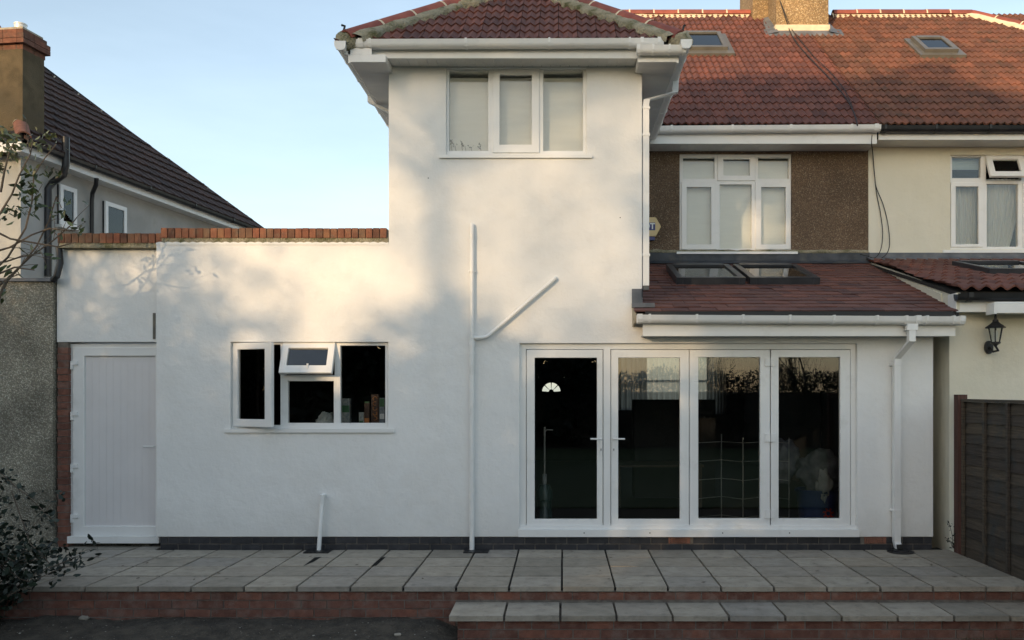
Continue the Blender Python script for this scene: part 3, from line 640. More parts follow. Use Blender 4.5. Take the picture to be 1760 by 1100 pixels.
# side door -----------------------------------------------------------
Yd = YD+0.05
fo = (118, 591, 275, 923)
bm = B(); grid_solid(bm, [rect(*fo, Yd)], [rect(133, 600, 272, 922.9, Yd)], Yd, Yd+0.07); sdr = obj('side_door', bm, 'upvc', house, bevel=0.005, seg=2)
bm = B(); s = rect(118, 922, 275, 933, Yd-0.03); box(bm, s[0], s[1], Yd-0.06, Yd+0.08, s[2], s[3]+0.004); obj('threshold', bm, 'upvc', sdr, bevel=0.005)
bm = B(); grid_solid(bm, [rect(126, 597, 279, 921, Yd)], [rect(146, 612, 268, 904, Yd)], Yd-0.014, Yd+0.05); obj('door_leaf', bm, 'upvc', sdr, bevel=0.006, seg=2)
r_ = rect(146, 612, 268, 904, Yd); n = 10; wx = (r_[1]-r_[0])/n
bm = B(); box(bm, r_[0], r_[1], Yd+0.012, Yd+0.03, r_[2], r_[3]); obj('panel_back', bm, 'upvc_panel', sdr)
for i in range(n):
    bm = B(); box(bm, r_[0]+i*wx+0.0007, r_[0]+(i+1)*wx-0.0007, Yd+0.0085, Yd+0.0118, r_[2], r_[3]); obj('door_board', bm, 'upvc_panel', sdr, bevel=0.001)
for v in (627, 714, 804, 890):
    p = px(127, v, Yd-0.014); bm = B(); box(bm, p.x-0.03, p.x-0.008, p.y-0.018, p.y+0.012, p.z-0.05, p.z+0.04); box(bm, p.x-0.008, p.x+0.045, p.y-0.018, p.y, p.z+0.0, p.z+0.04); obj('hinge', bm, 'upvc', sdr, bevel=0.004)
p = px(266, 767, Yd-0.014); bm = B(); tube(bm, [p, p-Vector((0,0.04,0)), p+Vector((-0.1,-0.05,0))], 0.009, 8); obj('door_handle', bm, 'upvc', sdr, smooth=True)

# ---------------- tower eaves and roof
TZ = 5.255; PT = 0.8; EX0, EX1, EY = -2.24, 1.24, 8.68; XC = -0.50; HW = 1.74
roof_t = link('extension_roof', None, house) if False else None
bm = B()
A = [Vector((EX0, EY, TZ)), Vector((EX1, EY, TZ)), Vector((XC, EY+HW, TZ+HW*PT)), Vector((XC, 13.6, TZ+HW*PT)), Vector((EX0, 13.6, TZ)), Vector((EX1, 13.6, TZ))]
v_ = [bm.verts.new(p) for p in A]
for f in ((0,1,2),(1,5,3,2),(0,2,3,4),(0,4,5,1)): bm.faces.new([v_[i] for i in f])
bmesh.ops.recalc_face_normals(bm, faces=bm.faces); roof_t = obj('extension_roof', bm, 'joint', house)
sl_ = math.sqrt(1+PT*PT)
hipL = (Vector((EX0+0.02, EY, 0)), Vector((1, -1, 0)).normalized()); hipR = (Vector((EX1-0.02, EY, 0)), Vector((-1, -1, 0)).normalized())
tile_roof(roof_t, 'roof_tile', (EX0, EY+0.045, TZ+0.038), (1,0,0), (0,1,PT), 18, 10, 0.2, 0.250, prof_roll(2, 0.030), 0.019, 'roof_red', keep=[hipL, hipR], limit=300)
tile_roof(roof_t, 'roof_tile', (EX1+0.03, EY, TZ-0.02), (0,1,0), (-1,0,PT), 24, 9, 0.2, 0.262, prof_roll(2, 0.030), 0.019, 'roof_red', keep=[(hipR[0], -hipR[1]), (Vector((XC,0,0)), Vector((1,0,0)))], limit=0)
tile_roof(roof_t, 'roof_tile', (EX0-0.03, EY+4.9, TZ-0.02), (0,-1,0), (1,0,PT), 25, 9, 0.2, 0.262, prof_roll(2, 0.030), 0.019, 'roof_red', keep=[(hipL[0], -hipL[1]), (Vector((XC,0,0)), Vector((-1,0,0)))], limit=0)
up = Vector((0,0,0.03))
apex = A[2]+up
ridge(roof_t, A[0]+Vector((0.02,0.02,0.045)), apex, 6, 0.105); ridge(roof_t, A[1]+Vector((-0.02,0.02,0.045)), apex, 6, 0.105)
ridge(roof_t, apex, A[3]+up, 8, 0.105)
for a, s in ((A[0], 1), (A[1], -1)):
    strip_bed(roof_t, a+Vector((0.03*s,0.0,0.055)), apex+Vector((0,0,0.01)), 0.19, 0.06, (s*(1), -0.35, 0), rough=0.03)
for a, s in ((A[0], -1), (A[1], 1)):       # rounded mortar stops at the foot of each hip
    bm = B(); bmesh.ops.create_icosphere(bm, subdivisions=3, radius=0.12, matrix=Matrix.Translation(a+Vector((-0.02*s,0.05,0.045))) @ Matrix.Diagonal((1,0.9,0.95,1)))
    for v in bm.verts: v.co += v.normal*noise.noise(v.co*14)*0.03
    obj('hip_end_mortar', bm, 'moss_mortar', roof_t, smooth='all')
    bm = B(); p = a+Vector((-0.0*s, 0.0, 0.15)); tube(bm, [p, p+Vector((0.01,0,0.04)), p+Vector((0.025*s,0,0.05))], 0.012, 6); obj('hip_iron', bm, 'black_metal', roof_t)
# fascias, soffits, boxed ends
GZ = 5.305
fy = 8.78
bm = B(); box(bm, -2.10, 1.12, fy, fy+0.02, 5.155, 5.29); obj('fascia', bm, 'upvc', house, bevel=0.003)
bm = B(); 
box(bm, -2.10, 1.12, fy+0.02, YW, 5.185, 5.20); obj('soffit_backing', bm, 'soffit', house)
x = -1.82
while x < 0.80:
    bm = B(); box(bm, x+0.0015, x+0.0985, fy+0.0205, YW-0.001, 5.168, 5.184); obj('soffit_board', bm, 'soffit', house, bevel=0.002); x += 0.1
gutter(house, (-2.16+0.03, fy-0.004, GZ), (X_(1140, 8.72), fy-0.004, GZ+0.012), (0,-1,0), 'upvc', brackets=[(0.02, 0.05), (0.05, 0.02), (0.36, 0.02), (0.63, 0.02), (0.89, 0.02), (0.93, 0.03), (0.985, 0.03)])
for s in (-1, 1):
    xo, xi = (EX0+0.06, XT0) if s < 0 else (EX1-0.06, XT1)      # outer and wall x
    a, b = (xo, xi+0.04) if s < 0 else (xi-0.075, xo)
    # boxed end
    bm = B(); box(bm, a, b, 8.70, 8.72, 5.085, 5.16); box(bm, a, b, 8.721, YW, 5.10, 5.16); obj('boxed_eaves', bm, 'upvc', house, bevel=0.003)
    # side fascia
    bm = B(); box(bm, xo-(0.02 if s < 0 else 0), xo+(0.02 if s > 0 else 0), 8.70, 13.2, 5.075, 5.27); obj('fascia', bm, 'upvc', house, bevel=0.003)
    y = YW+0.001 if s < 0 else YW+0.001
    y = 8.722
    while y < 12.0:
        bm = B(); 
        x0, x1 = (xo+0.001, xi if y > YW-0.1 else xi+0.03) if s < 0 else (xi if y > YW-0.1 else xi-0.06, xo-0.001)
        box(bm, x0, x1, y+0.0015, min(y+0.0985, 12.0), 5.088-(0.0), 5.099); obj('soffit_board', bm, 'soffit', house, bevel=0.002); y += 0.1
    gx_ = xo-0.021 if s < 0 else xo+0.021
    gutter(house, (gx_, 8.60 if s < 0 else 8.56, 5.255), (gx_, 12.6, 5.235), (s,0,0), 'upvc', brackets=[(0.004, 0.03), (0.10, 0.02), (0.23, 0.02), (0.36, 0.02), (0.5, 0.02), (0.62, 0.02), (0.8,0.02)])
bm = B(); box(bm, -2.26, -1.96, 8.70, 8.72, 5.161, 5.285); obj('corner_cap', bm, 'upvc', house, bevel=0.003)
# lower gutter return below the main gutter on the right corner, with the outlet between them
gutter(house, (X_(1094, 8.66), 8.699, 5.215), (X_(1178, 8.66), 8.699, 5.215), (0,-1,0), 'upvc', brackets=[(0.03, 0.03), (0.33, 0.02), (0.66, 0.02), (0.97, 0.03)])
bm = B(); p = px(1118, 84, 8.70); square_pipe(bm, [(p.x, 8.715, 5.235), (p.x, 8.68, 5.20)], 0.034, 0.028); box(bm, p.x-0.10, p.x+0.10, 8.69, 8.76, 5.225, 5.245); obj('gutter_outlet', bm, 'upvc', house, bevel=0.004)
# right downpipe of the tower
pr = Vector((XT1+0.045, YW+0.06, 0))
bm = B(); square_pipe(bm, [(X_(1160, 9.55), 9.5, 5.19), (X_(1160, 9.5), 9.5, 5.05), (pr.x+0.01, pr.y, 4.83), (pr.x, pr.y, 4.78), (pr.x, pr.y, 2.83)], 0.034, 0.034); obj('downpipe', bm, 'upvc', house, bevel=0.004)
bm = B(); square_pipe(bm, [(pr.x, pr.y-0.0, 2.829), (pr.x, pr.y-0.04, 2.78)], 0.030, 0.030); obj('downpipe_shoe', bm, 'grey_alu', house)
for z in (4.74, 4.45, 3.16):
    bm = B(); box(bm, pr.x-0.043, pr.x+0.043, pr.y-0.040, pr.y+0.036, z-0.012, z+0.012); obj('pipe_clip', bm, 'upvc', house, bevel=0.003)
# left swan neck
bm = B(); square_pipe(bm, [(EX0-0.015, 9.98, 5.19), (EX0-0.015, 9.98, 5.10), (XT0-0.05, 10.02, 4.93), (XT0-0.05, 10.02, 3.4)], 0.034, 0.034); obj('downpipe', bm, 'upvc', house, bevel=0.004)

# ---------------- main roof
MZ = 5.27; MY = 11.55; RZ = MZ+4.25*PT; RY = MY+4.25
def roof_block(parent, name, x0, x1, hip_right=False):
    bm = B(); xr = x1-4.25 if hip_right else x1
    P = [(x0, MY, MZ), (x1, MY, MZ), (xr, RY, RZ), (x0, RY, RZ), (x0, RY+4.25, MZ), (x1, RY+4.25, MZ)]
    v = [bm.verts.new(p) for p in P]
    for f in ((0,1,2,3), (3,2,5,4), (1,5,2), (0,3,4), (0,4,5,1)): bm.faces.new([v[i] for i in f])
    bmesh.ops.recalc_face_normals(bm, faces=bm.faces); return obj(name, bm, 'joint', parent)
roof_m = roof_block(house, 'main_roof', XT0-0.05, XP)
cut_x = (Vector((XP, 0, 0)), Vector((-1, 0, 0)))
def behind_tower(c): return c.x < EX1-0.12 and (c.z < TZ+(EX1-c.x)*PT-0.05 if c.x > XC else True) and c.z < 6.7
rw1 = (X_(1175, 13.6), X_(1262, 13.6))
def rooflight_zone(u0, u1, v0, v1):
    def f(c):
        u = CX+c.x/c.y*F; v = HV-(c.z-CZ)/c.y*F; return u0 < u < u1 and v0 < v < v1
    return f
avoid_main = [behind_tower, lambda c: X_(1315, 15.0) < c.x < X_(1428, 15.0) and c.y > 14.85]
tile_roof(roof_m, 'roof_tile', (XT0-0.05, MY+0.075, MZ+0.062), (1,0,0), (0,1,PT), 32, 21, 0.2, 0.262, prof_roll(2, 0.032), 0.020, 'roof_red',
          keep=[cut_x, (Vector((0, RY, RZ)), Vector((0, -1, 0)))], limit=300-130, avoid=avoid_main)
# ================================================================= cream neighbour (right)
nb = thing('cream_house', 'cream painted house with rear lean-to adjoining on the right', 'house', (8, 12, 0))
NX1 = 11.9
roof_n = roof_block(nb, 'main_roof', XP+0.002, NX1, True)
hipN = (Vector((NX1, MY, 0)), Vector((-1, 1, 0)).normalized())
tile_roof(roof_n, 'roof_tile', (XP, MY+0.075, MZ+0.062), (1,0,0), (0,1,PT), 37, 21, 0.2, 0.262, prof_roll(2, 0.032), 0.020, 'roof_old',
          keep=[(Vector((XP, 0, 0)), Vector((1, 0, 0))), hipN, (Vector((0, RY, RZ)), Vector((0, -1, 0)))], limit=290,
          avoid=[lambda c: X_(1315, 15.0) < c.x < X_(1428, 15.0) and c.y > 14.85])
rr = Vector((0, 0, 0.03))
ridge(roof_m, Vector((XT0-0.05, RY, RZ))+rr, Vector((XP-0.85, RY, RZ))+rr, 12, 0.11); ridge(roof_n, Vector((X_(1430, RY), RY, RZ))+rr, Vector((NX1-4.25, RY, RZ))+rr, 6, 0.11)
ridge(roof_n, Vector((NX1-4.25, RY, RZ))+rr, Vector((NX1, MY, MZ))+rr, 14, 0.11)
strip_bed(roof_m, Vector((XT0, RY, RZ+0.06)), Vector((XP-0.8, RY, RZ+0.06)), 0.16, 0.03, (0, -1, -PT), 'mortar_new', rough=0.012)
strip_bed(roof_n, Vector((X_(1428, RY), RY, RZ+0.06)), Vector((NX1-4.25, RY, RZ+0.06)), 0.16, 0.03, (0, -1, -PT), 'mortar_new', rough=0.012)
strip_bed(roof_n, Vector((NX1-4.25, RY, RZ+0.05)), Vector((NX1, MY, MZ+0.05)), 0.18, 0.05, (-1, -0.4, 0), 'mortar_new', rough=0.02)
# shared chimney (stands on the party wall)
chY = 14.95
c0, c1 = X_(1334, chY), X_(1424, chY)
ch = thing('chimney_stack', 'sunlit buff pebbledashed chimney stack on the main roof ridge', 'chimney', ((c0+c1)/2, chY+0.5, 7.8))
bm = B(); box(bm, c0, c1, chY, chY+1.7, 7.2, 10.1); obj('stack', bm, 'pebble_chimney', ch, bevel=0.02)
bm = B(); box(bm, c0-0.28, c0+0.06, chY+0.60, chY+1.72, 7.6, 10.1); obj('side_stack', bm, 'pebble_chimney', ch, bevel=0.02)
bm = B(); box(bm, c0-0.02, c1+0.02, chY-0.025, chY+0.3, Z_(52, chY)-0.03, Z_(52, chY)+0.09); obj('render_bell', bm, 'mortar_new', ch, bevel=0.02)
bm = B(); box(bm, c0-0.14, c1+0.14, chY-0.16, chY+1.9, 10.1, 10.26); obj('chimney_cap', bm, 'terracotta', ch, bevel=0.02)
for q in range(3):
    bm = B(); cx = c0+0.2+q*0.27; tube(bm, [(cx, chY+0.7, 10.26), (cx, chY+0.7, 10.4), (cx, chY+0.7, 10.6)], [0.12, 0.10, 0.12], 12); obj('chimney_pot', bm, 'terracotta', ch, smooth=True)
def zr(y): return MZ+(y-MY)*PT
# lead and mortar apron round the chimney base
bm = B(); n = 34
pts = []
for i in range(n+1):
    x = c0-0.22+(c1-c0+0.44)*i/n; y0 = chY-0.17+0.02*noise.noise(Vector((x*9, 0, 0)))
    if x < c0-0.02: y0 += (c0-0.02-x)*2.5*0
    pts.append((bm.verts.new((x, y0, zr(y0)+0.068+0.008*noise.noise(Vector((x*13, 2, 0))))), bm.verts.new((x, chY+0.02, zr(chY)+0.105)), bm.verts.new((x, y0-0.005, zr(y0)+0.0))))
for a, b in zip(pts, pts[1:]): bm.faces.new((a[0], b[0], b[1], a[1])); bm.faces.new((a[2], b[2], b[0], a[0]))
for s in (-1, 1):
    xw = c0 if s < 0 else c1
    prev = None
    for i in range(16):
        y = chY-0.15+i*0.05; xo = xw+s*(0.19+0.02*noise.noise(Vector((y*9, s, 0)))-0.006*i)
        cur = (bm.verts.new((xw-s*0.01, y, zr(y)+0.11)), bm.verts.new((xo, y, zr(y)+0.072)), bm.verts.new((xo, y, zr(y))))
        if prev: bm.faces.new((prev[0], cur[0], cur[1], prev[1])); bm.faces.new((prev[1], cur[1], cur[2], prev[2]))
        prev = cur
bmesh.ops.recalc_face_normals(bm, faces=bm.faces); obj('chimney_flashing', bm, 'lead', ch)

# eaves of main roof
def eaves(parent, x0, x1, m, gz0, fz0, fz1, nb_=6, fy_=11.66):
    bm = B(); box(bm, x0, x1, fy_, fy_+0.02, fz0, fz1); obj('fascia', bm, 'upvc', parent, bevel=0.003)
    x = x0
    while x < x1-0.01:
        bm = B(); box(bm, x+0.0015, min(x+0.0985, x1), fy_+0.021, YM-0.001, fz0+0.006, fz0+0.016); obj('soffit_board', bm, 'soffit', parent); x += 0.1
eaves(house, XT1+0.01, X_(1509, 11.62), 'upvc', 0, 5.105, 5.26)
gutter(house, (X_(1127, 11.58), 11.655, 5.315), (X_(1513, 11.58), 11.655, 5.335), (0,-1,0), 'upvc', brackets=[(0.005, 0.04), (0.07, 0.03), (0.34, 0.03), (0.60, 0.03), (0.87, 0.03), (0.98, 0.05)], w=0.115, h=0.085)
eaves(nb, X_(1512, 11.62), 8.6, 'upvc', 0, 5.16, 5.26)
gutter(nb, (X_(1515, 11.58), 11.655, 5.325), (9.0, 11.655, 5.325), (0,-1,0), 'black_plastic', brackets=[(0.01, 0.03), (0.16, 0.03), (0.32, 0.03), (0.5, 0.03)], w=0.115, h=0.085)
# roof windows
def rooflight(parent, name, O, U, V, wd, ln, th, m='grey_alu', fr=0.07, apron=0.0, label=None, gl='glass_rooflight', blind_m=None, dark=None):
    O, U, V = Vector(O), Vector(U).normalized(), Vector(V).normalized(); N = U.cross(V); N = N if N.z > 0 else -N
    T = Matrix(((U.x, V.x, N.x, O.x), (U.y, V.y, N.y, O.y), (U.z, V.z, N.z, O.z), (0,0,0,1)))
    def b4(x0, x1, y0, y1, z0, z1, nm, mm, bev=0.004, par=None):
        bm = B(); box(bm, x0, x1, y0, y1, z0, z1, T); return obj(nm, bm, mm, par or root, bevel=bev)
    bm = B(); box(bm, 0, wd, 0, ln, -0.05, 0.002, T); root = obj(name, bm, m, parent)
    if label: root['label'] = label
    b4(0, fr, 0, ln, 0, th, 'frame', m); b4(wd-fr, wd, 0, ln, 0, th, 'frame', m); b4(fr+0.001, wd-fr-0.001, 0, fr*1.2, 0, th, 'frame', m); b4(fr+0.001, wd-fr-0.001, ln-fr*1.3, ln, 0, th+0.008, 'frame', m)
    b4(fr, wd-fr, fr*1.2, ln-fr*1.3, th-0.025, th-0.019, 'pane', gl, 0)
    b4(fr, wd-fr, fr*1.2, ln-fr*1.3, th-0.085, th-0.080, 'lining', dark or 'room_wall', 0)
    if blind_m:
        b4(fr+0.05, wd-fr-0.14, fr*1.2+0.02, ln*0.42, th-0.075, th-0.060, 'blind', blind_m, 0)
    if apron:
        b4(-0.10, wd+0.10, -apron, -0.001, -0.02, 0.055, 'flashing', m, 0.004)
        b4(-0.10, -0.001, 0, ln+0.05, 0, 0.055, 'flashing', m, 0.004); b4(wd+0.001, wd+0.10, 0, ln+0.05, 0, 0.055, 'flashing', m, 0.004)
    return root
VM = Vector((0, 1, PT)).normalized()
def on_main(u, v, off=0.05):
    p = ray_plane(u, v, Vector((0, MY, MZ+off)), Vector((0, -PT, 1))); return p
a = on_main(1165, 92); b = on_main(1250, 92)
rooflight(house, 'roof_window', a, (1,0,0), VM, b.x-a.x, 0.88, 0.11, apron=0.16, dark='blind_blue')
a = on_main(1588, 96); b = on_main(1645, 96)
rooflight(nb, 'roof_window', a, (1,0,0), VM, b.x-a.x, 0.72, 0.11, apron=0.12, dark='blind_blue')

# ---------------- lean-to roof over glass doors
LZ, LY = 2.515, 8.83; TZ2, TY = 3.50, YM
lp = (TZ2-LZ)/(TY-LY); LV = Vector((0, 1, lp)).normalized(); Lup = Vector((0, -lp, 1)).normalized()
sxn = Vector((-(12.05-9.05), (4.36-4.145), 0)).normalized(); sideP = (Vector((4.145, 9.05, 0)), sxn)
bm = B()
for P in [[(0.76, LY+0.03, LZ), (4.16, LY+0.03, LZ), (4.38, TY, TZ2), (0.76, TY, TZ2)]]:
    t = [bm.verts.new(p) for p in P]; b = [bm.verts.new((p[0], p[1], p[2]-0.05)) for p in P]
    bm.faces.new(t); bm.faces.new(b[::-1])
    for k in range(4): bm.faces.new((t[k], b[k], b[(k+1) % 4], t[(k+1) % 4]))
bmesh.ops.recalc_face_normals(bm, faces=bm.faces); roof_l = obj('lean_to_roof', bm, 'rubber', house)
def not_tower(c): return c.y > 9.16 and c.x < XT1+0.0
flat = [(0, 0), (0.33, 0.001), (0.66, 0.001), (1, 0)]
tile_roof(roof_l, 'slate_tile', (0.755, LY-0.01, LZ+0.006), (1,0,0), LV, 13, 18, 0.29, 0.187, flat, 0.010, 'roof_brown',
          keep=[sideP, (Vector((0.755, 0, 0)), Vector((1, 0, 0)))], limit=300, avoid=[not_tower], stagger=0.5, lift=1.0, rnd=0.005)
def on_lean(u, v, off=0.03): return ray_plane(u, v, Vector((0, LY, LZ+off)), Vector((0, -lp, 1)))
for (u0, u1) in ((1163, 1281), (1289, 1409)):
    a = on_lean(u0, 489); b = on_lean(u1, 489)
    rooflight(house, 'roof_window', a, (1,0,0), LV, b.x-a.x, 1.10, 0.085, m='dark_alu', fr=0.075, gl='glass_rooflight', blind_m='blind', dark='room_wall')
# lead flashing against upper wall, in lapped sheets
x = XT1+0.001
while x < XP-0.02:
    x1 = min(x+random.uniform(0.7, 1.1), XP); bm = B(); t = random.uniform(0, 0.012)
    bz = 3.49
    P = [(x, YM-0.006-t, 3.66+random.uniform(-0.01, 0.015)), (x1+0.03, YM-0.006-t, 3.66+random.uniform(-0.01, 0.015)), (x1+0.03, YM-0.02-t, bz+0.06), (x, YM-0.02-t, bz+0.06), (x1+0.03, YM-0.17, bz+0.0), (x, YM-0.17, bz+0.0)]
    v = [bm.verts.new(p) for p in P]; bm.faces.new((v[0], v[3], v[2], v[1])); bm.faces.new((v[3], v[5], v[4], v[2]))
    bmesh.ops.solidify(bm, geom=bm.faces[:], thickness=0.004); obj('lead_flashing', bm, 'lead', house); x = x1
bm = B(); n = 60; prev = None
for i in range(n+1):
    x = XT1+0.005+(XP-XT1-0.01)*i/n; z = 3.67+0.012*noise.noise(Vector((x*5, 1, 0)))+0.006*noise.noise(Vector((x*21, 1, 0)))
    cur = (bm.verts.new((x, YM-0.024, z)), bm.verts.new((x, YM-0.002, z+0.035+0.015*noise.noise(Vector((x*7, 5, 0))))), bm.verts.new((x, YM-0.002, z-0.02)))
    if prev: bm.faces.new((prev[0], cur[0], cur[1], prev[1])); bm.faces.new((prev[2], cur[2], cur[0], prev[0]))
    prev = cur
obj('mortar_pointing', bm, 'moss_mortar', house, smooth='all')
# corner lead + verge at left end
bm = B(); box(bm, X_(1086, YW-0.01), XT1+0.005, YW-0.012, YW-0.004, 2.63, 2.79); box(bm, XT1-0.005, XT1+0.008, YW-0.012, YW+1.2, 2.70, 2.80)
p0 = Vector((X_(1086, 9.0), 9.03, LZ+0.06)); box(bm, p0.x, p0.x+0.24, 8.96, 9.035, 2.585, 2.632); obj('corner_flashing', bm, 'lead', house)
bm = B(); v = [bm.verts.new(p) for p in ((0.75, LY-0.0, LZ+0.0), (0.75, YW-0.004, LZ+0.10), (0.75, YW-0.004, LZ-0.13), (0.76, LY+0.02, LZ-0.10), (0.775, LY-0.0, LZ+0.0), (0.775, YW-0.004, LZ+0.10), (0.775, YW-0.004, LZ-0.13), (0.785, LY+0.02, LZ-0.10))]
for f in ((0,1,2,3), (7,6,5,4), (0,4,5,1), (3,2,6,7), (0,3,7,4)): bm.faces.new([v[i] for i in f])
obj('verge_mortar', bm, 'mortar', house)
# fascia, soffit, felt strip, gutter
Yfa = 8.80
bm = B(); box(bm, X_(1105, Yfa), X_(1642, Yfa), Yfa, Yfa+0.02, Z_(577.5, Yfa), Z_(545, Yfa)-0.01); obj('fascia', bm, 'upvc', house, bevel=0.003)
bm = B(); box(bm, X_(1105, Yfa)+0.001, X_(1642, Yfa)-0.001, Yfa+0.021, YW-0.001, Z_(577.5, Yfa)+0.006, Z_(577.5, Yfa)+0.016); box(bm, X_(1642, Yfa)-0.02, X_(1642, Yfa), Yfa+0.02, YW, Z_(577.5, Yfa)+0.017, LZ-0.02); obj('soffit_board', bm, 'soffit', house)
bm = B(); box(bm, X_(1109, Yfa), X_(1640, Yfa), Yfa-0.002, Yfa+0.01, Z_(545, Yfa)-0.0, LZ+0.012); obj('eaves_felt', bm, 'rubber', house)
ga, gb = (X_(1095, 8.72), Yfa-0.003, Z_(541, 8.70)), (X_(1659, 8.70), Yfa-0.003, Z_(544, 8.70))
gutter(house, ga, gb, (0,-1,0), 'upvc', brackets=[(0.008, 0.05), (0.038, 0.02), (0.182, 0.02), (0.323, 0.02), (0.466, 0.02), (0.60, 0.02), (0.732, 0.02), (0.821, 0.02), (0.857, 0.045), (0.884, 0.02), (0.965, 0.02), (0.99, 0.045)], w=0.115, h=0.082)
ox = X_(1568.5, 8.70)
bm = B(); square_pipe(bm, [(ox, 8.735, 2.39), (ox, 8.735, 2.325)], 0.055, 0.04); obj('gutter_outlet', bm, 'upvc', house, bevel=0.01)
dx = X_(1540.5, 8.99); dy = 8.985
bm = B(); square_pipe(bm, [(ox, 8.735, 2.326), (ox, 8.735, 2.21), (dx, dy, 2.04), (dx, dy, 0.10), (dx+0.006, dy-0.04, 0.03)], 0.0335, 0.0335); dp = obj('downpipe', bm, 'upvc', house, bevel=0.004)
bm = B(); box(bm, dx-0.024, dx+0.034, dy-0.088, dy-0.060, 0.032, 0.078); obj('pipe_mouth', bm, 'rubber', dp)
for z in (1.98, 0.43):
    bm = B(); box(bm, dx-0.052, dx+0.052, dy-0.005, YW-0.001, z-0.012, z+0.012); box(bm, dx-0.040, dx+0.040, dy-0.041, dy+0.036, z-0.010, z+0.010); obj('pipe_clip', bm, 'upvc', house, bevel=0.003)

# ---------------- waste pipes on the white wall
wx = X_(811, YW-0.05); wy = YW-0.045
bm = B(); tube(bm, [(wx, YW+0.01, Z_(387, wy)), (wx, wy+0.01, Z_(386, wy)), (wx, wy, Z_(391, wy)), (wx, wy, Z_(578, wy))], 0.0215, 12); p1 = obj('waste_pipe', bm, 'upvc', house, smooth=True)
bm = B(); tube(bm, [(wx, wy, Z_(577, wy)), (wx, wy, 0.01)], 0.027, 12); obj('waste_pipe', bm, 'upvc', house, smooth=True)
d0 = Vector((wx, wy, Z_(581, wy))); d1 = Vector((X_(836, wy), wy, Z_(580, wy))); d2 = Vector((X_(953, wy), wy, Z_(479, wy)))
bm = B(); tube(bm, [d0, d1-Vector((0.03,0,0)), d1+Vector((0.015,0,0.012)), d2-Vector((0.02,0,0.02)), d2, d2+Vector((0.012,0.05,0.01))], 0.0215, 12); obj('waste_pipe', bm, 'upvc', house, smooth=True)
for v, r0 in ((405, 0.026), (578, 0.033), (590, 0.033)):
    bm = B(); tube(bm, [(wx, wy, Z_(v, wy)+0.025), (wx, wy, Z_(v, wy)-0.025)], r0, 12); obj('pipe_collar', bm, 'upvc', house, smooth=True)
for v in (466, 608, 842):
    bm = B(); z = Z_(v, wy); box(bm, wx-0.038, wx+0.038, wy+0.0, wy+0.02, z-0.008, z+0.008); tube(bm, [(wx, wy, z-0.009), (wx, wy, z+0.009)], 0.031, 12); obj('pipe_clip', bm, 'upvc', house)
sx, sy = X_(548, YW-0.08), YW-0.07
bm = B(); tube(bm, [(X_(555, YW), YW+0.02, Z_(852, YW)), (X_(555, sy), sy+0.02, Z_(851, sy)), (X_(554, sy), sy, Z_(857, sy)), (sx, sy-0.01, 0.01)], 0.0225, 12); obj('waste_pipe', bm, 'upvc', house, smooth=True)
bm = B(); tube(bm, [(X_(554.3, sy), sy, Z_(850, sy)), (X_(553, sy), sy, Z_(866, sy))], 0.027, 12); obj('pipe_collar', bm, 'upvc', house, smooth=True)
# small marks / screw plugs in render
for (u, v) in ((1066, 374), (736, 306)):
    bm = B(); q = px(u, v, YW-0.001); tube(bm, [q, q+Vector((0, 0.002, 0))], 0.006, 8); obj('wall_plug', bm, 'rubber', house)
# ---------------- drains
for (u, lab, cat, rr_) in ((547, 'dark square gully cover under the short leaning waste pipe', 'drain cover', 0), (819, 'dark square gully cover under the tall branching waste pipe', 'drain cover', 0)):
    p = Vector((X_(u, 8.94), 8.94, 0.002)); t = thing('gully_cover', lab, cat, p, group=None)
    bm = B(); box(bm, p.x-0.13, p.x+0.13, p.y-0.10, p.y+0.09, 0.0, 0.010); obj('cover_plate', bm, 'black_plastic', t, bevel=0.003)
    for k in range(5):
        bm = B(); box(bm, p.x-0.11+k*0.044, p.x-0.085+k*0.044, p.y-0.085, p.y-0.01, 0.0101, 0.014); obj('grate_bar', bm, 'black_plastic', t)
p = Vector((dx+0.01, 8.90, 0)); t = thing('gully_cover', 'round dark gully cover under the square white downpipe', 'drain cover', p)
bm = B(); tube(bm, [p+Vector((0,0,0.0)), p+Vector((0,0,0.012))], 0.135, 28); obj('cover_plate', bm, 'black_plastic', t)
bm = B(); tube(bm, [p+Vector((0,0.0,0.0121)), p+Vector((0,0,0.024))], 0.085, 24); obj('gully_rim', bm, 'black_plastic', t)

# mortar smears left on two slabs, and a few fallen leaves
for q in (((521, 973), (541, 958), (553, 957), (538, 966)), ((638, 973), (655, 958), (663, 957), (647, 972))):
    P = [ray_plane(u, v, Vector((0, 0, 0.003)), Vector((0, 0, 1))) for u, v in q]; bm = B(); f_ = bm.faces.new([bm.verts.new(p_) for p_ in P]); bmesh.ops.solidify(bm, geom=[f_], thickness=0.002); obj('mortar_smear', bm, 'joint', patio)
P_, V_ = [], []
rl = random.Random(5)
for _ in range(46):
    x, y = rl.uniform(-5.3, 4.0), rl.uniform(7.4, 9.0)
    if rl.random() < 0.5: x = rl.uniform(-5.4, -3.0)
    a_ = rl.uniform(0, 6.28); d_ = Vector((math.cos(a_), math.sin(a_), 0)); s_ = Vector((-d_.y, d_.x, 0)); c_ = Vector((x, y, 0.004)); l_ = rl.uniform(0.012, 0.03)
    P_.append([c_-d_*l_, c_+s_*l_*0.5+Vector((0,0,0.004)), c_+d_*l_+Vector((0,0,0.006)), c_-s_*l_*0.5+Vector((0,0,0.001))]); V_.append(rl.random())
o = link('fallen_leaves', mesh_from_polys('fallen_leaves', P_, 'twig', V_)); o['kind'] = 'stuff'; o['label'] = 'scattered small dry leaves on the paving slabs'
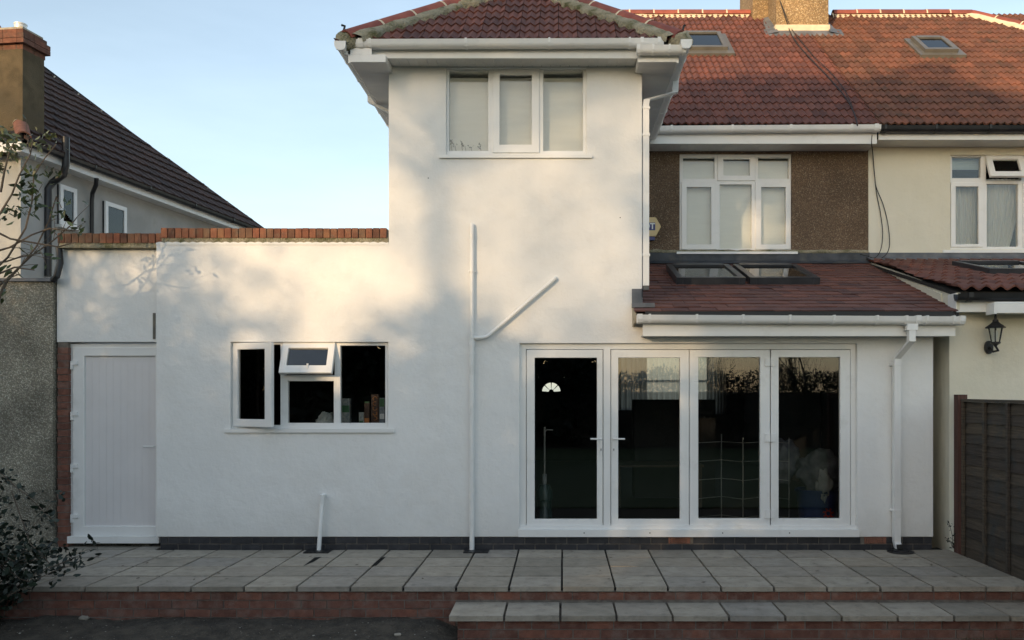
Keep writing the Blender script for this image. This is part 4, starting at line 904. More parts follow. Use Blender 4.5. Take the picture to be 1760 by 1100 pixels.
# ---------------- cables
def cable(parent, pts, r=0.006, name='cable', m='rubber'):
    P = [Vector(p) for p in pts]; out = []
    for i in range(len(P)-1):
        p0, p1, p2, p3 = P[max(i-1,0)], P[i], P[i+1], P[min(i+2, len(P)-1)]
        for k in range(6):
            t = k/6; out.append(0.5*((2*p1)+(p2-p0)*t+(2*p0-5*p1+4*p2-p3)*t*t+(3*p1-p0-3*p2+p3)*t**3))
    out.append(P[-1]); bm = B(); tube(bm, out, r, 6); return obj(name, bm, m, parent, smooth='all')
def om(u, v): return on_main(u, v, 0.12)
cable(house, [px(1340, 0, chY-0.02), px(1350, 30, chY-0.03), px(1357, 52, chY-0.05), om(1368, 72), om(1385, 92), om(1410, 118), om(1432, 142), om(1455, 170), om(1468, 195), om(1474, 216)], 0.0085)
cable(house, [px(1342, 4, chY-0.02), px(1353, 32, chY-0.03), px(1362, 52, chY-0.05), om(1380, 75), om(1400, 98), om(1425, 122), om(1450, 152), om(1466, 185)], 0.006)
cable(nb, [px(1499, 232, 11.6), px(1498, 246, 11.6), px(1500, 262, 12.0), px(1503, 300, 12.01), px(1506, 322, 12.0), px(1518, 352, 12.02), px(1526, 385, 12.01), px(1529, 418, 12.0), px(1524, 436, 11.98), px(1510, 447, 11.95)], 0.006)
cable(nb, [px(1500, 262, 12.0), px(1504, 310, 12.0), px(1507, 335, 12.02), px(1513, 365, 12.02), px(1517, 400, 12.0), px(1514, 428, 11.98), px(1504, 443, 11.95), px(1490, 440, 11.96), px(1478, 437, 11.98)], 0.006)

# ---------------- alarm box
al = thing('alarm_box', 'cream hexagonal burglar alarm box with blue panel on brown pebbledash', 'alarm box', (1.22, YM-0.05, 3.9))
ay0, ay1 = YM-0.085, YM-0.002; zc = Z_(390, YM-0.05)
def hexprism(x0, x1, z0, z1, ya, yb, tip):
    bm = B(); q = [(x0, zc), (x0+tip, z0), (x1-tip, z0), (x1, zc), (x1-tip, z1), (x0+tip, z1)]
    f = [bm.verts.new((a, ya, b)) for a, b in q]; g = [bm.verts.new((a, yb, b)) for a, b in q]
    bm.faces.new(f); bm.faces.new(g[::-1])
    for k in range(6): bm.faces.new((f[k], g[k], g[(k+1) % 6], f[(k+1) % 6]))
    bmesh.ops.recalc_face_normals(bm, faces=bm.faces); return bm
ax1 = X_(1136, YM-0.05); ax0 = ax1-0.36
obj('alarm_case', hexprism(ax0, ax1, zc-0.14, zc+0.13, ay0, ay1, 0.075), 'alarm', al, bevel=0.008)
bm = B(); box(bm, ax0+0.06, ax1-0.085, ay0-0.002, ay0-0.0003, zc-0.055, zc+0.055); obj('panel', bm, 'blue_print', al)
bm = B(); box(bm, ax0+0.09, ax1-0.09, ay0+0.01, ay1-0.01, zc-0.19, zc-0.142); obj('strobe', bm, 'blue_print', al)
tc = bpy.data.curves.new('t', 'FONT'); tc.body = 'ADT'; tc.size = 0.115; tc.extrude = 0.0008; tc.align_x = 'RIGHT'; tc.align_y = 'CENTER'; tc.offset = 0.003
to = bpy.data.objects.new('t', tc); C.objects.link(to); bpy.context.view_layer.update(); tm = bpy.data.meshes.new_from_object(to); bpy.data.objects.remove(to)
tm.materials.clear(); tm.materials.append(M['white_print'])
link('lettering', tm, al, Matrix.Translation((ax1-0.09, ay0-0.0035, zc)) @ Matrix.Rotation(R(90), 4, 'X'))

# ================================================================= cream neighbour walls
nw = rect(1633, 267, 1822, 429, YM)
bm = B(); grid_solid(bm, [(XP+0.002, 8.8, 2.5, 5.22)], [nw], YM-0.012, YM+0.28); obj('upper_wall', bm, 'render_cream', nb, bevel=0.004)
bm = B(); box(bm, XP+0.01, 8.8, 13.6, 13.65, 3, 5.2); box(bm, XP+0.01, 8.8, 12.3, 13.6, 3.2, 3.25); obj('bedroom_inner_wall', bm, 'room_wall', nb)
bm = B(); box(bm, 8.6, 8.8, 12.3, 20, 0, 5.2); box(bm, XP, 8.6, 19.8, 20, 0, 5.2); obj('side_wall', bm, 'render_cream', nb)
window(nb, 'window', YM+0.03, (1633, 267, 1822, 429), [
    ('fixed', None, (1636.5, 270, 1686, 306)), ('top', (1693, 267, 1757, 312), (1703, 276, 1747, 302)), ('fixed', None, (1765, 270, 1817, 306)),
    ('sash', (1633.5, 314, 1689, 425), (1642, 321, 1681, 420)), ('fixed', None, (1696, 316, 1750, 424)), ('sash', (1757, 314, 1818, 425), (1767, 321, 1810, 420))], sill=(1620, 430, 1835, 434.5))
def net(name, r, Y, label, cat='curtain', amp=0.015, fr=14, m='net', taper=None):
    bm = B(); n = 120; rows_ = 10; g = []
    for j in range(rows_+1):
        row = []
        for i in range(n+1):
            t = i/n; x = r[0]+(r[1]-r[0])*t
            if taper: x = r[0]+(r[1]-r[0])*t*(1-taper*(j/rows_)**2)
            row.append(bm.verts.new((x, Y+amp*math.sin(t*fr*6.283+0.6*math.sin(t*9))*(0.6+0.4*j/rows_), r[3]+(r[2]-r[3])*j/rows_)))
        g.append(row)
    for j in range(rows_):
        for i in range(n): bm.faces.new((g[j][i], g[j][i+1], g[j+1][i+1], g[j+1][i]))
    o = obj(name, bm, m, smooth='all'); return tag(o, label, cat)
net('net_curtain', rect(1640, 310, 1684, 432, YM+0.2), YM+0.2, 'white net curtain behind left casement of the cream house window', fr=7)
net('net_curtain', rect(1694, 308, 1753, 432, YM+0.2), YM+0.2, 'white net curtain gathered aside behind middle pane of cream house window', fr=8, taper=0.35)
bl = blind('roller_blind', rect(1634, 268, 1689, 292, YM+0.17), YM+0.17, 'blue roller blind in the top left light of the cream house window', 'blind_blue')
# neighbour lean-to: front wall, side wall, roof
NXL = 4.145
bm = B(); box(bm, NXL, 8.6, YW-0.005, YW+0.2, -0.1, 2.62); obj('lean_to_wall', bm, 'render_cream', nb, bevel=0.006)
NZ, NY = 2.735, 8.86; nlp = (3.52-NZ)/(YM-NY)
bm = B(); q = [(NXL, YW+0.2, -0.1), (NXL, YW+0.2, 2.76), (4.36, YM, 3.5), (4.36, YM, -0.1)]
f = [bm.verts.new(p) for p in q]; g2 = [bm.verts.new((p[0]+0.2, p[1], p[2])) for p in q]
bm.faces.new(f); bm.faces.new(g2[::-1])
for k in range(4): bm.faces.new((f[k], g2[k], g2[(k+1) % 4], f[(k+1) % 4]))
bmesh.ops.recalc_face_normals(bm, faces=bm.faces); obj('lean_to_side_wall', bm, 'render_cream', nb)
# pale bargeboard strip between the two lean-to roofs
bm = B(); q = [(NXL-0.012, LY+0.02, LZ+0.03), (NXL-0.012, LY+0.02, NZ-0.01), (4.345, YM-0.1, 3.51), (4.345, YM-0.1, 3.44)]
f = [bm.verts.new(p) for p in q]; g2 = [bm.verts.new((p[0]+0.03, p[1], p[2])) for p in q]
bm.faces.new(f); bm.faces.new(g2[::-1])
for k in range(4): bm.faces.new((f[k], g2[k], g2[(k+1) % 4], f[(k+1) % 4]))
bmesh.ops.recalc_face_normals(bm, faces=bm.faces); obj('verge_board', bm, 'render_cream', nb)
bm = B(); q = [(NXL-0.02, NY, NZ), (8.6, NY, NZ), (8.6, YM, 3.52), (4.33, YM, 3.52)]
f = [bm.verts.new(p) for p in q]; g2 = [bm.verts.new((p[0], p[1], p[2]-0.04)) for p in q]; bm.faces.new(f); bm.faces.new(g2[::-1])
for k in range(4): bm.faces.new((f[k], g2[k], g2[(k+1) % 4], f[(k+1) % 4]))
bmesh.ops.recalc_face_normals(bm, faces=bm.faces); roof_nl = obj('lean_to_roof', bm, 'joint', nb)
NLV = Vector((0, 1, nlp)).normalized()
tile_roof(roof_nl, 'pantile', (NXL-0.03, NY-0.04, NZ+0.0), (1,0,0), NLV, 15, 10, 0.30, 0.33, prof_roll(2, 0.042, 6), 0.017, 'roof_neighbour',
          keep=[(Vector((NXL-0.02, 9.05, 0)), -sxn)], limit=300)
bm = B(); box(bm, XP+0.01, 8.6, YM-0.03, YM-0.013, 3.50, 3.66); v = [bm.verts.new(p) for p in ((XP-0.03, YM-0.02, 3.60), (8.6, YM-0.02, 3.60), (8.6, YM-0.2, 3.535), (XP-0.03, YM-0.2, 3.535))]; bm.faces.new(v); obj('lead_flashing', bm, 'lead', nb)
Yn = 8.86
bm = B(); box(bm, NXL+0.03, 8.5, Yn, Yn+0.02, Z_(536, Yn), Z_(512, Yn)); obj('fascia', bm, 'upvc_dirty', nb, bevel=0.003)
bm = B(); box(bm, NXL+0.03, 8.5, Yn+0.021, YW-0.006, Z_(536, Yn)+0.006, Z_(536, Yn)+0.016); obj('soffit_board', bm, 'soffit', nb)
bm = B(); box(bm, NXL-0.02, NXL+0.029, Yn-0.008, Yn+0.18, Z_(536, Yn)-0.003, NZ-0.01); obj('verge_end', bm, 'upvc_dirty', nb, bevel=0.003)
gutter(nb, (X_(1643, 8.80), Yn-0.005, Z_(505, 8.8)), (8.5, Yn-0.005, Z_(505, 8.8)), (0,-1,0), 'black_plastic', brackets=[(0.03, 0.05), (0.2, 0.03), (0.5, 0.03)], w=0.11, h=0.075)
a = ray_plane(1700, 474, Vector((0, NY, NZ+0.04)), Vector((0, -nlp, 1)))
rooflight(nb, 'roof_window', a, (1,0,0), NLV, 0.9, 1.0, 0.085, m='dark_alu', fr=0.075, blind_m='blind')
aw = thing('awning_cassette', 'pale grey retracted awning box under the black gutter on the right', 'awning', (5.3, 8.8, 2.6))
bm = B(); r_ = rect(1706, 523, 1900, 539, 8.78); box(bm, r_[0], r_[1], 8.70, 8.855, r_[2], r_[3]); obj('cassette', bm, 'upvc_dirty', aw, bevel=0.012, seg=2)
bm = B(); box(bm, r_[0]-0.03, r_[0]-0.001, 8.69, 8.86, r_[2]-0.01, r_[3]+0.012); obj('end_cap', bm, 'upvc_dirty', aw, bevel=0.006)
bm = B(); box(bm, r_[0]-0.0, r_[1], 8.72, 8.85, r_[3]+0.004, r_[3]+0.02); obj('cover_strip', bm, 'upvc_dirty', aw)
# wall lantern
lc = px(1711, 575, 8.86)
wl_ = thing('wall_lantern', 'black carriage lantern on the cream wall beside the white fascia', 'wall lamp', (lc.x, 9.0, 2.2))
bm = B(); c = px(1701, 597, 9.0); tube(bm, [c+Vector((0,0.04,0)), c+Vector((0,0.0,0))], 0.045, 16); bmesh.ops.scale(bm, vec=(1,1,1.6), space=Matrix.Translation(-c), verts=bm.verts); obj('back_plate', bm, 'black_metal', wl_, bevel=0.006)
bm = B(); tube(bm, [c, c+Vector((0.0,-0.07,-0.05)), c+Vector((0.03,-0.12,-0.04)), Vector((lc.x, lc.y, lc.z-0.12))], 0.012, 8); obj('bracket_arm', bm, 'black_metal', wl_, smooth=True)
def lathe(bm, cx, cy, prof, n=6, rot=0):
    rings = [[bm.verts.new((cx+r*math.cos(2*math.pi*k/n+rot), cy+r*math.sin(2*math.pi*k/n+rot), z)) for k in range(n)] for r, z in prof]
    for a, b in zip(rings, rings[1:]):
        for k in range(n): bm.faces.new((a[k], a[(k+1) % n], b[(k+1) % n], b[k]))
    bm.faces.new(rings[0][::-1]); bm.faces.new(rings[-1])
bm = B(); z0 = Z_(563, 8.86); lathe(bm, lc.x, lc.y, [(0.098, z0-0.006), (0.100, z0+0.002), (0.045, z0+0.045), (0.030, z0+0.06), (0.028, z0+0.08), (0.014, z0+0.09), (0.010, z0+0.13), (0.004, z0+0.16)], 12); obj('lantern_top', bm, 'black_metal', wl_, smooth=True)
for k in range(6):
    a_ = k*math.pi/3; bm = B(); tube(bm, [(lc.x+0.072*math.cos(a_), lc.y+0.072*math.sin(a_), z0-0.004), (lc.x+0.042*math.cos(a_), lc.y+0.042*math.sin(a_), z0-0.155)], 0.006, 6); obj('lantern_bar', bm, 'black_metal', wl_)
bm = B(); lathe(bm, lc.x, lc.y, [(0.062, z0-0.008), (0.036, z0-0.152)], 6); obj('lantern_glass', bm, 'glass', wl_)
bm = B(); lathe(bm, lc.x, lc.y, [(0.05, z0-0.150), (0.05, z0-0.165), (0.02, z0-0.185), (0.012, z0-0.20)], 12); obj('lantern_base', bm, 'black_metal', wl_, smooth=True)
bm = B(); lathe(bm, lc.x, lc.y, [(0.010, z0-0.14), (0.014, z0-0.11), (0.024, z0-0.07), (0.022, z0-0.045), (0.006, z0-0.03)], 12); obj('bulb', bm, 'bulb', wl_, smooth=True)

# ================================================================= fence on the right
fx = 4.205
fence = thing('garden_fence', 'weathered dark overlap fence beside the patio on the right', 'fence', (fx, 7.5, -0.1))
ftop = 1.615
for y0 in (7.02, 5.15):
    y1 = y0+1.80
    z = -0.14
    k = 0
    while z < ftop-0.06:
        bm = B(); n = 18; prev = None; h = 0.135
        for i in range(n+1):
            y = y0+(y1-y0)*i/n; wv = 0.009*noise.noise(Vector((y*3, z*9, y0)))+0.004*noise.noise(Vector((y*11, z*9, 2)))
            zt = min(z+h, ftop-0.03); xb = fx-0.014; xt = fx
            cur = [bm.verts.new((xb, y, z+wv)), bm.verts.new((xt, y, zt)), bm.verts.new((xt+0.008, y, zt)), bm.verts.new((xb+0.009, y, z+wv))]
            if prev:
                for q in range(4): bm.faces.new((prev[q], prev[(q+1) % 4], cur[(q+1) % 4], cur[q]))
            else: bm.faces.new(cur[::-1])
            prev = cur
        bm.faces.new(prev); bmesh.ops.recalc_face_normals(bm, faces=bm.faces)
        obj('fence_slat', bm, 'fence_wood', fence); z += 0.108; k += 1
    for q in range(5):
        y = y0+0.02+q*0.44; bm = B(); box(bm, fx-0.042, fx-0.016, y-0.019, y+0.019, -0.14, ftop-0.03); obj('batten', bm, 'fence_wood', fence, bevel=0.003)
    bm = B(); box(bm, fx-0.045, fx+0.03, y0-0.02, y1+0.02, ftop-0.028, ftop); obj('capping_rail', bm, 'fence_wood', fence, bevel=0.004)
for y in (8.87, 6.96, 5.1):
    bm = B(); box(bm, fx-0.072, fx+0.025, y-0.047, y+0.047, -0.4, 1.66); obj('fence_post', bm, 'post_wood', fence, bevel=0.005)

# ================================================================= left neighbour
lh = thing('brown_roofed_house', 'older white rendered house with dark brown tiled roof on the left', 'house', (-8, 13, 0))
P0 = Vector((-8.03, 12.55, 0)); D = Vector((0.1362, 0.9907, 0)); Wn = Vector((0.9907, -0.1362, 0))   # along side wall, outward normal
def lw(u, v, off=0.0): return ray_plane(u, v, P0+Wn*off, Wn)
LEN = 6.55; EZ = 5.22
def obox(bm, s0, s1, n0, n1, z0, z1):
    T = Matrix(((Wn.x, D.x, 0, P0.x), (Wn.y, D.y, 0, P0.y), (0, 0, 1, 0), (0,0,0,1))); box(bm, n0, n1, s0, s1, z0, z1, T)
bm = B(); obox(bm, 0, LEN, -8, 0, -0.2, EZ+0.02); obj('wall', bm, 'render_old', lh)
bm = B(); obox(bm, -0.05, 0.42, -0.001, 0.035, -0.2, EZ-0.02); obj('chimney_breast', bm, 'render_old', lh, bevel=0.005)
T4 = Matrix(((Wn.x, D.x, 0, P0.x), (Wn.y, D.y, 0, P0.y), (0, 0, 1, 0), (0,0,0,1)))
def lp4(n, s, z): return T4 @ Vector((n, s, z))
pl = 0.87; ov = 0.30
E = [lp4(ov, -ov, EZ+0.10), lp4(ov, LEN+ov, EZ+0.10)]
hwid = 4.1
RR = [lp4(ov-hwid, hwid-ov, EZ+0.10+hwid*pl), lp4(ov-hwid, LEN+ov-hwid, EZ+0.10+hwid*pl)]
mid = (RR[0]+RR[1])/2
E2 = [lp4(ov-2*hwid, -ov, EZ+0.1), lp4(ov-2*hwid, LEN+ov, EZ+0.1)]
bm = B(); v = [bm.verts.new(p) for p in (E[0], E[1], RR[1], RR[0], E2[0], E2[1])]
for f in ((0,1,2,3), (1,5,2), (0,3,4), (3,2,5,4), (0,4,5,1)): bm.faces.new([v[i] for i in f])
bmesh.ops.recalc_face_normals(bm, faces=bm.faces); lroof = obj('roof', bm, 'joint', lh)
UpL = (-Wn*1 + Vector((0,0,pl))).normalized()
hA = (E[0].copy(), (D*1+Wn*1).normalized()*1); hB = (E[1].copy(), (-D+Wn).normalized())
tile_roof(lroof, 'roof_tile', E[0]-UpL*0.04+Vector((0,0,0.0)), D, UpL, 28, 17, 0.30, 0.33, [(0, 0.0), (0.12, 0.010), (0.24, 0.0), (0.62, 0.0), (0.74, 0.010), (0.86, 0)], 0.034, 'roof_dark',
          keep=[hA, hB], limit=300)
def hips(parent, A_, B__, n, name, m, r=0.10): ridge(parent, A_, B__, n, r, m, 'mortar', name)
hips(lroof, E[0]+Vector((0,0,0.03)), RR[0]+Vector((0,0,0.03)), 12, 'hip_tile', 'terracotta'); hips(lroof, E[1]+Vector((0,0,0.03)), RR[1]+Vector((0,0,0.03)), 14, 'hip_tile', 'roof_dark', 0.05)
# eaves
bm = B(); obox(bm, -ov, LEN+ov, ov-0.06, ov-0.04, EZ-0.06, EZ+0.08); obj('fascia', bm, 'upvc_dirty', lh)
bm = B(); obox(bm, -ov, LEN+ov, 0.001, ov-0.061, EZ-0.05, EZ-0.03); obj('soffit', bm, 'upvc_dirty', lh)
bm = B(); obox(bm, -ov, -ov+0.02, -3, ov-0.061, EZ-0.06, EZ+0.08); obj('rear_fascia', bm, 'upvc_dirty', lh)
gutter(lh, lp4(ov-0.039, -ov, EZ+0.10), lp4(ov-0.039, LEN+ov, EZ+0.10), Wn, 'black_plastic', brackets=[(0.02, 0.03), (0.2, 0.03), (0.4, 0.03), (0.6, 0.03), (0.8, 0.03)], w=0.11, h=0.07)
# chimney
cz1 = 7.06
bm = B(); obox(bm, -0.03, 0.40, -1.2, 0.05, EZ-0.03, cz1-0.30); lch = obj('chimney', bm, 'render_chimney', lh, bevel=0.01)
def brick_ring(z, ext, name='chimney_brick'):
    # courses laid as individual bricks on the rear and side faces
    for s in range(2):
        bm = B(); obox(bm, -0.03-ext+0.2275*s+0.003, -0.03-ext+0.2275*(s+1)-0.003+(2*ext if s else 0)*0.8, -0.05, 0.05+ext, z, z+0.068); obj(name, bm, 'brick_old', lch, bevel=0.003)
    for n in range(5):
        x1 = 0.05+ext-0.06-0.225*n; bm = B(); obox(bm, -0.03-ext, 0.06, x1-0.219-0.05, x1-0.05, z, z+0.068); obj(name, bm, 'brick_old', lch, bevel=0.003)
bm = B(); obox(bm, -0.025, 0.395, -1.2, 0.045, cz1-0.30, cz1); obj('brick_core', bm, 'brick_joint', lch)
for i, e in enumerate((0.0, 0.06, 0.06, 0.02)): brick_ring(cz1-0.30+0.075*i, e)
bm = B(); obox(bm, -0.02, 0.39, -1.2, 0.04, cz1, cz1+0.035); obj('flaunching', bm, 'mortar', lch, bevel=0.01)
c = lw(28, 38, -0.12); c = Vector((c.x, c.y, cz1)); bm = B(); lathe(bm, c.x, c.y+0.1, [(0.085, cz1), (0.085, cz1+0.13), (0.09, cz1+0.135), (0.09, cz1+0.15), (0.07, cz1+0.15), (0.07, cz1+0.1)], 16); obj('flue_cap', bm, 'galv', lch, smooth=True)
# side windows
def side_window(u0, v0, u1, v1):
    a = lw(u0, v0); b = lw(u1, v0); s0, s1 = (a-P0).dot(D), (b-P0).dot(D); zt = a.z; zb = lw(u0, v1).z
    bm = B(); obox(bm, s0, s1, 0.002, 0.03, zb, zt); w_ = obj('window', bm, 'room_wall', lh)
    for q in ((s0, s0+0.07, zb, zt), (s1-0.07, s1, zb, zt), (s0+0.071, s1-0.071, zt-0.07, zt), (s0+0.071, s1-0.071, zb, zb+0.07)):
        bm = B(); obox(bm, q[0], q[1], 0.031, 0.06, q[2], q[3]); obj('frame', bm, 'upvc', w_, bevel=0.005)
    bm = B(); obox(bm, s0+0.07, s1-0.07, 0.040, 0.044, zb+0.07, zt-0.07); obj('pane', bm, 'glass_rooflight', w_)
    bm = B(); obox(bm, s0+0.075, s1-0.075, 0.031, 0.034, zb+0.075, zt-0.075); obj('obscure_sheet', bm, 'blind_blue', w_)
    bm = B(); obox(bm, s0-0.05, s1+0.05, 0.001, 0.12, zb-0.05, zb-0.002); obj('window_sill', bm, 'upvc_dirty', lh, bevel=0.005)
side_window(98, 316, 127, 386); side_window(176, 345, 213, 420)
# downpipes and soil pipe
def lpipe(pts, r, offs=0.07, name='downpipe'):
    bm = B(); tube(bm, [lw(u, v, offs+o) for u, v, o in pts], r, 10); obj(name, bm, 'black_plastic', lh, smooth=True)
lpipe([(113, 236, 0.28), (113, 285, 0.28), (109, 300, 0.25), (90, 314, 0.03), (83, 325, 0), (83, 475, 0)], 0.055, name='soil_pipe')
lpipe([(166, 306, 0.2), (165, 318, 0.17), (159, 332, 0.02), (158, 345, 0), (158, 440, 0)], 0.035)
bm = B(); tube(bm, [px(60, 478, 9.25)+Vector((0,0.4,0)), px(92, 480, 9.1), px(97, 476, 9.1), px(103, 452, 9.15), px(101, 425, 9.15)], 0.035, 10); obj('downpipe', bm, 'black_plastic', lh, smooth=True)
# pebbledashed outbuilding
ob = thing('outbuilding', 'rough grey pebbledashed outbuilding left of the white side door', 'outbuilding', (-7, 9.3, 0))
bm = B(); box(bm, -9, -5.515, 9.16, 12.2, -0.4, Z_(484, 9.16)); obj('wall', bm, 'pebble_grey', ob, bevel=0.01)
bm = B(); box(bm, -9.02, -5.50, 9.13, 12.2, Z_(484, 9.16)+0.001, Z_(480, 9.16)+0.01); obj('roof_edge', bm, 'lead', ob, bevel=0.006)
# side passage infill behind coping
bm = B(); box(bm, XS, XS+0.2, YD+0.25, 14, 0, 3.2); obj('passage_wall', bm, 'render', house)

# ================================================================= vegetation
def leaf_poly(p, d, n_, L, Wd):
    d = d.normalized(); s = d.cross(n_); s = s.normalized() if s.length > 1e-4 else frame_of(d)[0]; n2 = s.cross(d)
    return [p, p+d*L*0.35+s*Wd*0.5+n2*L*0.05, p+d*L*0.75+s*Wd*0.36, p+d*L+n2*(-L*0.08), p+d*L*0.75-s*Wd*0.36, p+d*L*0.35-s*Wd*0.5+n2*L*0.05]
def rv(rng, s=1.0): return Vector((rng.uniform(-1,1), rng.uniform(-1,1), rng.uniform(-1,1)))*s
def foliage(name, parent, pts, m, L, rng, Wd=None, per=1, spread=0.0, out=None):
    polys, var = [], []
    for p in pts:
        for _ in range(per):
            q = p+rv(rng, spread); d = (rv(rng)+Vector((0,0,0.1))); 
            if out is not None: d = d + (q-out).normalized()*0.7
            l = L*rng.uniform(0.6, 1.25); polys.append(leaf_poly(q, d, rv(rng), l, (Wd or L*0.55)*l/L)); var.append(rng.random())
    o = link(name, mesh_from_polys(name, polys, m, var), parent); return o
def tree(name, label, loc, H, spread, seed, leafy=0, leaf_m='leaf', leaf_L=0.12, trunk_h=0.25, levels=5, r0=0.16, group=None, kids=3, cat='tree', up=0.35, minr=0.004, stop=None):
    rng = random.Random(seed); root = thing(name, label, cat, loc, group); bt, bb = B(), B(); tips = []
    base = Vector(loc)
    def grow(p, d, L, r, lev):
        n = 4; pts = [p]; rad = [r]; q = p.copy(); dd = d.copy()
        for i in range(n):
            dd = (dd+rv(rng, 0.16 if lev else 0.05)+Vector((0,0,up*0.12))).normalized(); q = q+dd*L/n; pts.append(q.copy()); rad.append(r*(1-0.42*(i+1)/n))
            if lev >= levels-2: tips.append(q.copy())
        tube(bt if lev == 0 else bb, pts, rad, 7 if lev < 2 else (4 if lev < 4 else 3), cap=False)
        if lev >= levels: return
        for k_ in range(kids+(1 if lev < 2 else 0)):
            t = rng.uniform(0.45, 1.0) if k_ else 1.0; idx = min(n, int(t*n)); pp = pts[idx]
            s, t2 = frame_of(dd); a = rng.uniform(0, 6.283); sp = rng.uniform(0.45, 0.95)*spread
            nd_ = (dd + (s*math.cos(a)+t2*math.sin(a))*sp + Vector((0,0,up*0.3))).normalized()
            grow(pp, nd_, L*rng.uniform(0.62, 0.82), max(rad[idx]*rng.uniform(0.5, 0.7), minr), lev+1)
    L0 = H*trunk_h; grow(base, Vector((0,0,1)), L0, r0, 0)
    obj('trunk', bt, 'bark', root, smooth='all')
    mz = max((v.co.z for v in bb.verts), default=1); f = H/max(mz-base.z, 0.1)
    for o_ in (root.children[0],): 
        for v in o_.data.vertices: v.co.z = base.z+(v.co.z-base.z)*f
    for v in bb.verts: v.co.z = base.z+(v.co.z-base.z)*f
    obj('branches', bb, 'bark', root)
    if leafy:
        pts = [Vector((t.x, t.y, base.z+(t.z-base.z)*f)) for t in tips]
        foliage('crown', root, pts, leaf_m, leaf_L, rng, per=leafy, spread=0.28)
    return root
def evergreen(name, label, loc, H, rad, seed, n=6000, L=0.28, group=None, top_open=0.35):
    rng = random.Random(seed); root = thing(name, label, 'tree', loc, group); b = Vector(loc)
    bm = B(); tube(bm, [b, b+Vector((0,0,H*0.9))], [0.18, 0.03], 7); obj('trunk', bm, 'bark', root)
    pts = []
    while len(pts) < n:
        t = rng.random(); a = rng.uniform(0, 6.283); rmax = rad*(1-t**2.2)*(0.85+0.3*noise.noise(Vector((math.cos(a)*2, math.sin(a)*2, t*6+seed))))
        if t > 1-top_open and rng.random() < (t-(1-top_open))/top_open*0.6: continue
        r = rmax*math.sqrt(rng.random()); p = b+Vector((r*math.cos(a), r*math.sin(a), 0.1+H*t))
        if noise.noise(p*0.8+Vector((seed, 0, 0))) < -0.28: continue
        pts.append(p)
    foliage('crown', root, pts, 'leaf_dark', L, rng, per=1); return root
# trees at the end of the garden (behind the camera): they shade the walls and show in the glass
G = -0.36
def canopy(name, label, loc, H, rad, seed, dens_h, cov=0.9, clump=1.1, L=0.34, base_n=5200, thr=-0.05, m='leaf_dark', lowL=0.42):
    """tree with a dense lower crown and an open, clumpy upper crown"""
    rng = random.Random(seed); root = thing(name, label, 'tree', loc); b = Vector(loc); pts = []; low = []
    bm = B(); tube(bm, [b, b+Vector((rng.uniform(-.1,.1),0,H*0.5)), b+Vector((0,0,H*0.93))], [0.2, 0.12, 0.03], 7); obj('trunk', bm, 'bark', root)
    def rm(t, a): return rad*(max(0.0, min(1, (1-t)*3.2))**0.5)*(0.85+0.3*noise.noise(Vector((math.cos(a)*1.5, math.sin(a)*1.5, t*5+seed))))
    n = 0
    while n < base_n:                                            # dense part
        z = rng.uniform(0.0, dens_h+1.2); a = rng.uniform(0, 6.283); r = rm(z/H, a)*math.sqrt(rng.random()); p = b+Vector((r*math.cos(a), r*math.sin(a), z)); n += 1
        if z > dens_h-1.0 and rng.random() < (z-dens_h+1.0)/2.2: continue
        low.append(p)
    up_n = int(cov*2*rad*(H-dens_h)/(L*L*0.33)); n = 0; bt = B()
    while n < up_n:
        z = rng.uniform(dens_h-0.5, H); a = rng.uniform(0, 6.283); r = rm(z/H, a)*rng.random()**0.4; p = b+Vector((r*math.cos(a), r*math.sin(a), z)); n += 1
        if noise.noise(p*clump+Vector((seed*3.1, 0, 0))) < thr: continue
        pts.append(p)
    for _ in range(46):
        z = rng.uniform(dens_h*0.6, H*0.9); a = rng.uniform(0, 6.283); r = rm(min(z/H+0.05, 0.97), a); q = b+Vector((0,0,z*0.85)); e = b+Vector((r*math.cos(a), r*math.sin(a), z+0.5))
        mdl = q.lerp(e, 0.5)+rv(rng, 0.15); tube(bt, [q, mdl, e], [0.045, 0.03, 0.012], 4, cap=False)
        for _ in range(3):
            e2 = mdl.lerp(e, rng.random()); tube(bt, [e2, e2+rv(rng, 0.9)], [0.018, 0.006], 3, cap=False)
    obj('branches', bt, 'bark', root)
    foliage('lower_crown', root, low, m, lowL, rng); foliage('crown', root, pts, m, L, rng); return root
canopy('evergreen_tree', 'broad dark evergreen at the far left of the garden end', (-23.0, -12.6, G), 8.8, 2.5, 5, 6.6, 0.8, L=0.22)
canopy('evergreen_tree', 'broad dark evergreen leftmost at the garden end', (-19.8, -13.0, G), 9.2, 2.5, 1, 6.9, 0.7, L=0.18, clump=1.6)
canopy('evergreen_tree', 'dark evergreen second from left at the garden end', (-16.5, -13.3, G), 9.8, 2.6, 2, 6.5, 1.0, L=0.17, clump=1.5, thr=0.0)
canopy('evergreen_tree', 'dark evergreen third from left at the garden end', (-12.9, -13.0, G), 7.1, 2.5, 3, 6.2, 0.3, L=0.15, clump=0.8, thr=-2)
canopy('evergreen_tree', 'tallest dark evergreen at the garden end', (-8.5, -13.4, G), 12.6, 2.3, 4, 10.6, 0.8, L=0.15, clump=0.6, thr=-2, base_n=8500)
canopy('evergreen_tree', 'tall dark evergreen rightmost at the garden end', (-5.9, -12.8, G), 10.6, 2.2, 6, 7.8, 0.6, L=0.14, clump=0.8, thr=-0.6)
